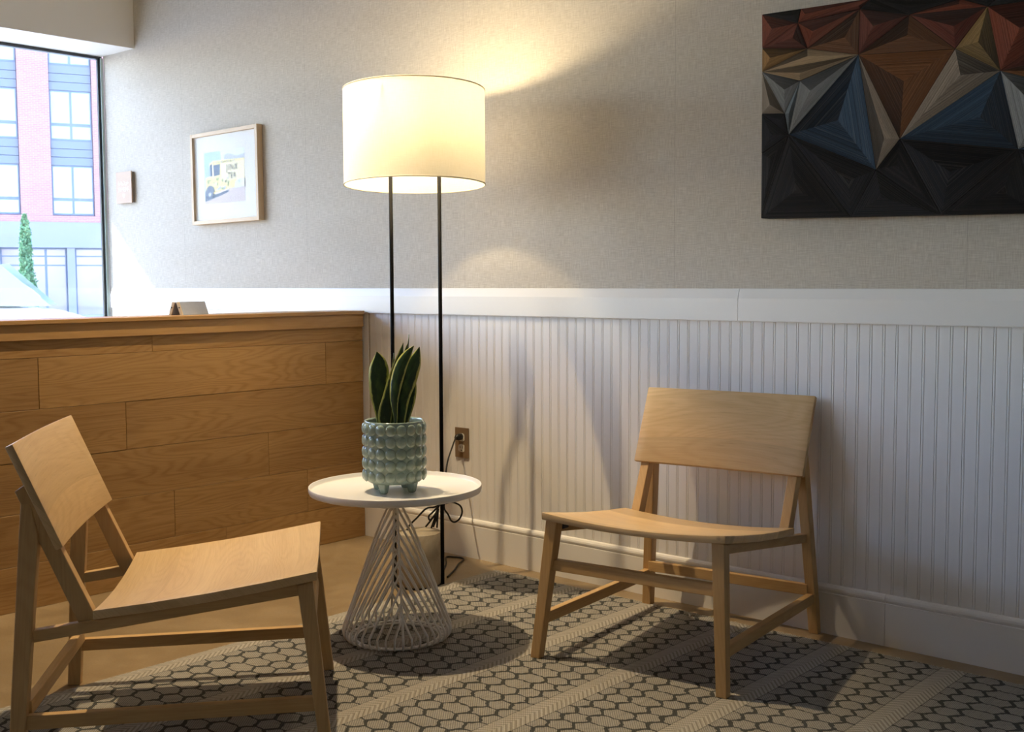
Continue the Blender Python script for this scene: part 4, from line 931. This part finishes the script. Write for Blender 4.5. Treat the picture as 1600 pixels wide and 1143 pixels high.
mesh('windshield', [(1.155, -0.56, 0.985), (1.155, 0.56, 0.985), (0.52, 0.45, 1.325), (0.52, -0.45, 1.325), (1.19, 0.0, 0.995), (0.56, 0.0, 1.358)], [(0, 4, 5, 3), (4, 1, 2, 5)], M['carglass'], car, True)
for s in (-1, 1):
    mesh('side_window', [(0.82, s * 0.778, 0.99), (-1.1, s * 0.785, 1.0), (-0.95, s * 0.672, 1.30), (0.22, s * 0.668, 1.33)], [(0, 1, 2, 3)], M['carglass'], car)
    for xw in (1.35, -1.35):
        wv, wf_ = [], []
        prw = [(0.0, -0.10), (0.20, -0.10), (0.21, -0.09), (0.30, -0.10), (0.33, -0.07), (0.33, 0.07), (0.30, 0.10), (0.0, 0.10)]
        o = lathe('wheel', prw, M['tyre'], car, 24, True); o.location = (xw, s * 0.80, 0.33); o.rotation_euler = (PI / 2, 0, 0)
    box('headlight', (1.96, s * 0.56 - 0.11, 0.60), (2.10, s * 0.56 + 0.11, 0.72), M['lens'], car, None, 0.02, 2)
tube('wiper', [(1.20, -0.5, 0.972), (1.17, 0.1, 0.985)], 0.008, M['tyre'], car, 6)

tr = empty('columnar_tree', (-30.7, 13.4, -0.29)); tag(tr, 'slim green columnar tree standing across the street before the building', 'tree')
tube('trunk', [(0, 0, 0), (0, 0, 0.6), (0.02, 0, 2.6)], [0.07, 0.06, 0.015], M['bark'], tr, 8)
vs = []; fs = []; rs = random.Random(5)
for k in range(2600):
    z = 0.25 + 3.15 * rs.random() ** 0.85; f = (z - 0.25) / 3.15
    rmax = 0.44 * min(1, 1.6 * (1.02 - f)) ** 0.8 * (0.75 + 0.25 * math.sin(7 * f + 1)) * min(1, 0.55 + 2 * f)
    a = rs.random() * 2 * PI; r = rmax * math.sqrt(rs.random()); c = Vector((r * math.cos(a), r * math.sin(a), z))
    d1_ = Vector((rs.gauss(0, 1), rs.gauss(0, 1), rs.gauss(0.8, 0.7))).normalized(); d2_ = d1_.cross(Vector((rs.gauss(0, 1), rs.gauss(0, 1), rs.gauss(0, 1)))).normalized()
    s_ = rs.uniform(0.05, 0.10); b = len(vs); vs.extend([c - d1_ * s_, c + d2_ * s_ * 0.45, c + d1_ * s_, c - d2_ * s_ * 0.45]); fs.append((b, b + 1, b + 2, b + 3))
fo = mesh('foliage', vs, fs, M['treeleaf'], tr); fo['kind'] = 'stuff'

FD = Vector((0.3895, 0.921, 0)); FN = Vector((0.921, -0.3895, 0))
bd = empty('brick_building', (-44.163, 21.524, 0.0), math.atan2(FD.y, FD.x)); tag(bd, 'red brick and blue grey panelled building across the street, seen through the window', 'building')
# local: +X along the facade, -Y towards the room, Z up
def bb(name, x0, x1, z0, z1, y0, y1, mt, parent=bd, uv=False):
    o = box(name, (x0, y0, z0), (x1, y1, z1), mt, parent)
    if uv:
        u_ = o.data.uv_layers.new(name='UVMap')
        for p in o.data.polygons:
            for li in p.loop_indices:
                c = o.data.vertices[o.data.loops[li].vertex_index].co; u_.data[li].uv = (c.x + c.y, c.z)
    return o
bb('core', -14.0, 14.0, -0.9, 16.2, 0.35, 8.0, M['metalpanel'])
MOD = 2.97; pier0 = -1.60
for k in range(-4, 5):
    x0 = pier0 + k * MOD; bb('brick_pier', x0, x0 + 1.24, 3.955, 16.2, -0.05, 0.36, M['brick'], uv=True)
bb('brick_course', -14.0, 14.0, 3.665, 3.95, -0.05, 0.36, M['brick'], uv=True)
bb('stone_band', -14.0, 14.0, 2.575, 3.66, -0.12, 0.36, M['stonecourse'])
for k in range(-4, 4):
    x0 = pier0 + k * MOD + 1.26; x1 = x0 + 1.69
    for fl_ in range(4):
        z0 = 3.98 + 3.184 * fl_ ; z1 = z0 + 2.12
        wf2 = bb('window_frame', x0, x1, z0, z1, 0.16, 0.34, M['farframe'])
        xm = (x0 + x1) / 2
        for (a, b) in ((x0 + 0.06, xm - 0.05), (xm + 0.05, x1 - 0.06)):
            bb('pane', a, b, z0 + 0.08, z0 + 0.60, 0.145, 0.158, M['farpane'], wf2); bb('pane', a, b, z0 + 0.74, z1 - 0.07, 0.145, 0.158, M['farpane'], wf2)
        for q in range(3):
            h0 = z1 + (1.064) * q / 3
            bb('spandrel_panel', x0, x1, h0 + 0.01, h0 + 1.064 / 3 - 0.01, 0.12, 0.34, M['metalpanel'])
for k in range(-4, 5):
    x0 = -2.55 + k * 2.72 if False else -2.80 + k * 2.97
    bb('shop_pier', x0, x0 + 0.32, -0.9, 2.57, -0.02, 0.36, M['stonecourse'])
    if k < 4:
        a, b = x0 + 0.34, x0 + 2.95
        sf = bb('shopfront_frame', a, b, -0.9, 2.57, 0.18, 0.34, M['farframe'])
        xm = a + 1.78
        for (c0, c1) in ((a + 0.05, xm - 0.05), (xm + 0.05, b - 0.05)):
            for (zz0, zz1) in ((-0.6, 1.79), (1.85, 2.18), (2.24, 2.50)): bb('pane', c0, c1, zz0, zz1, 0.165, 0.178, M['shoppane'], sf)
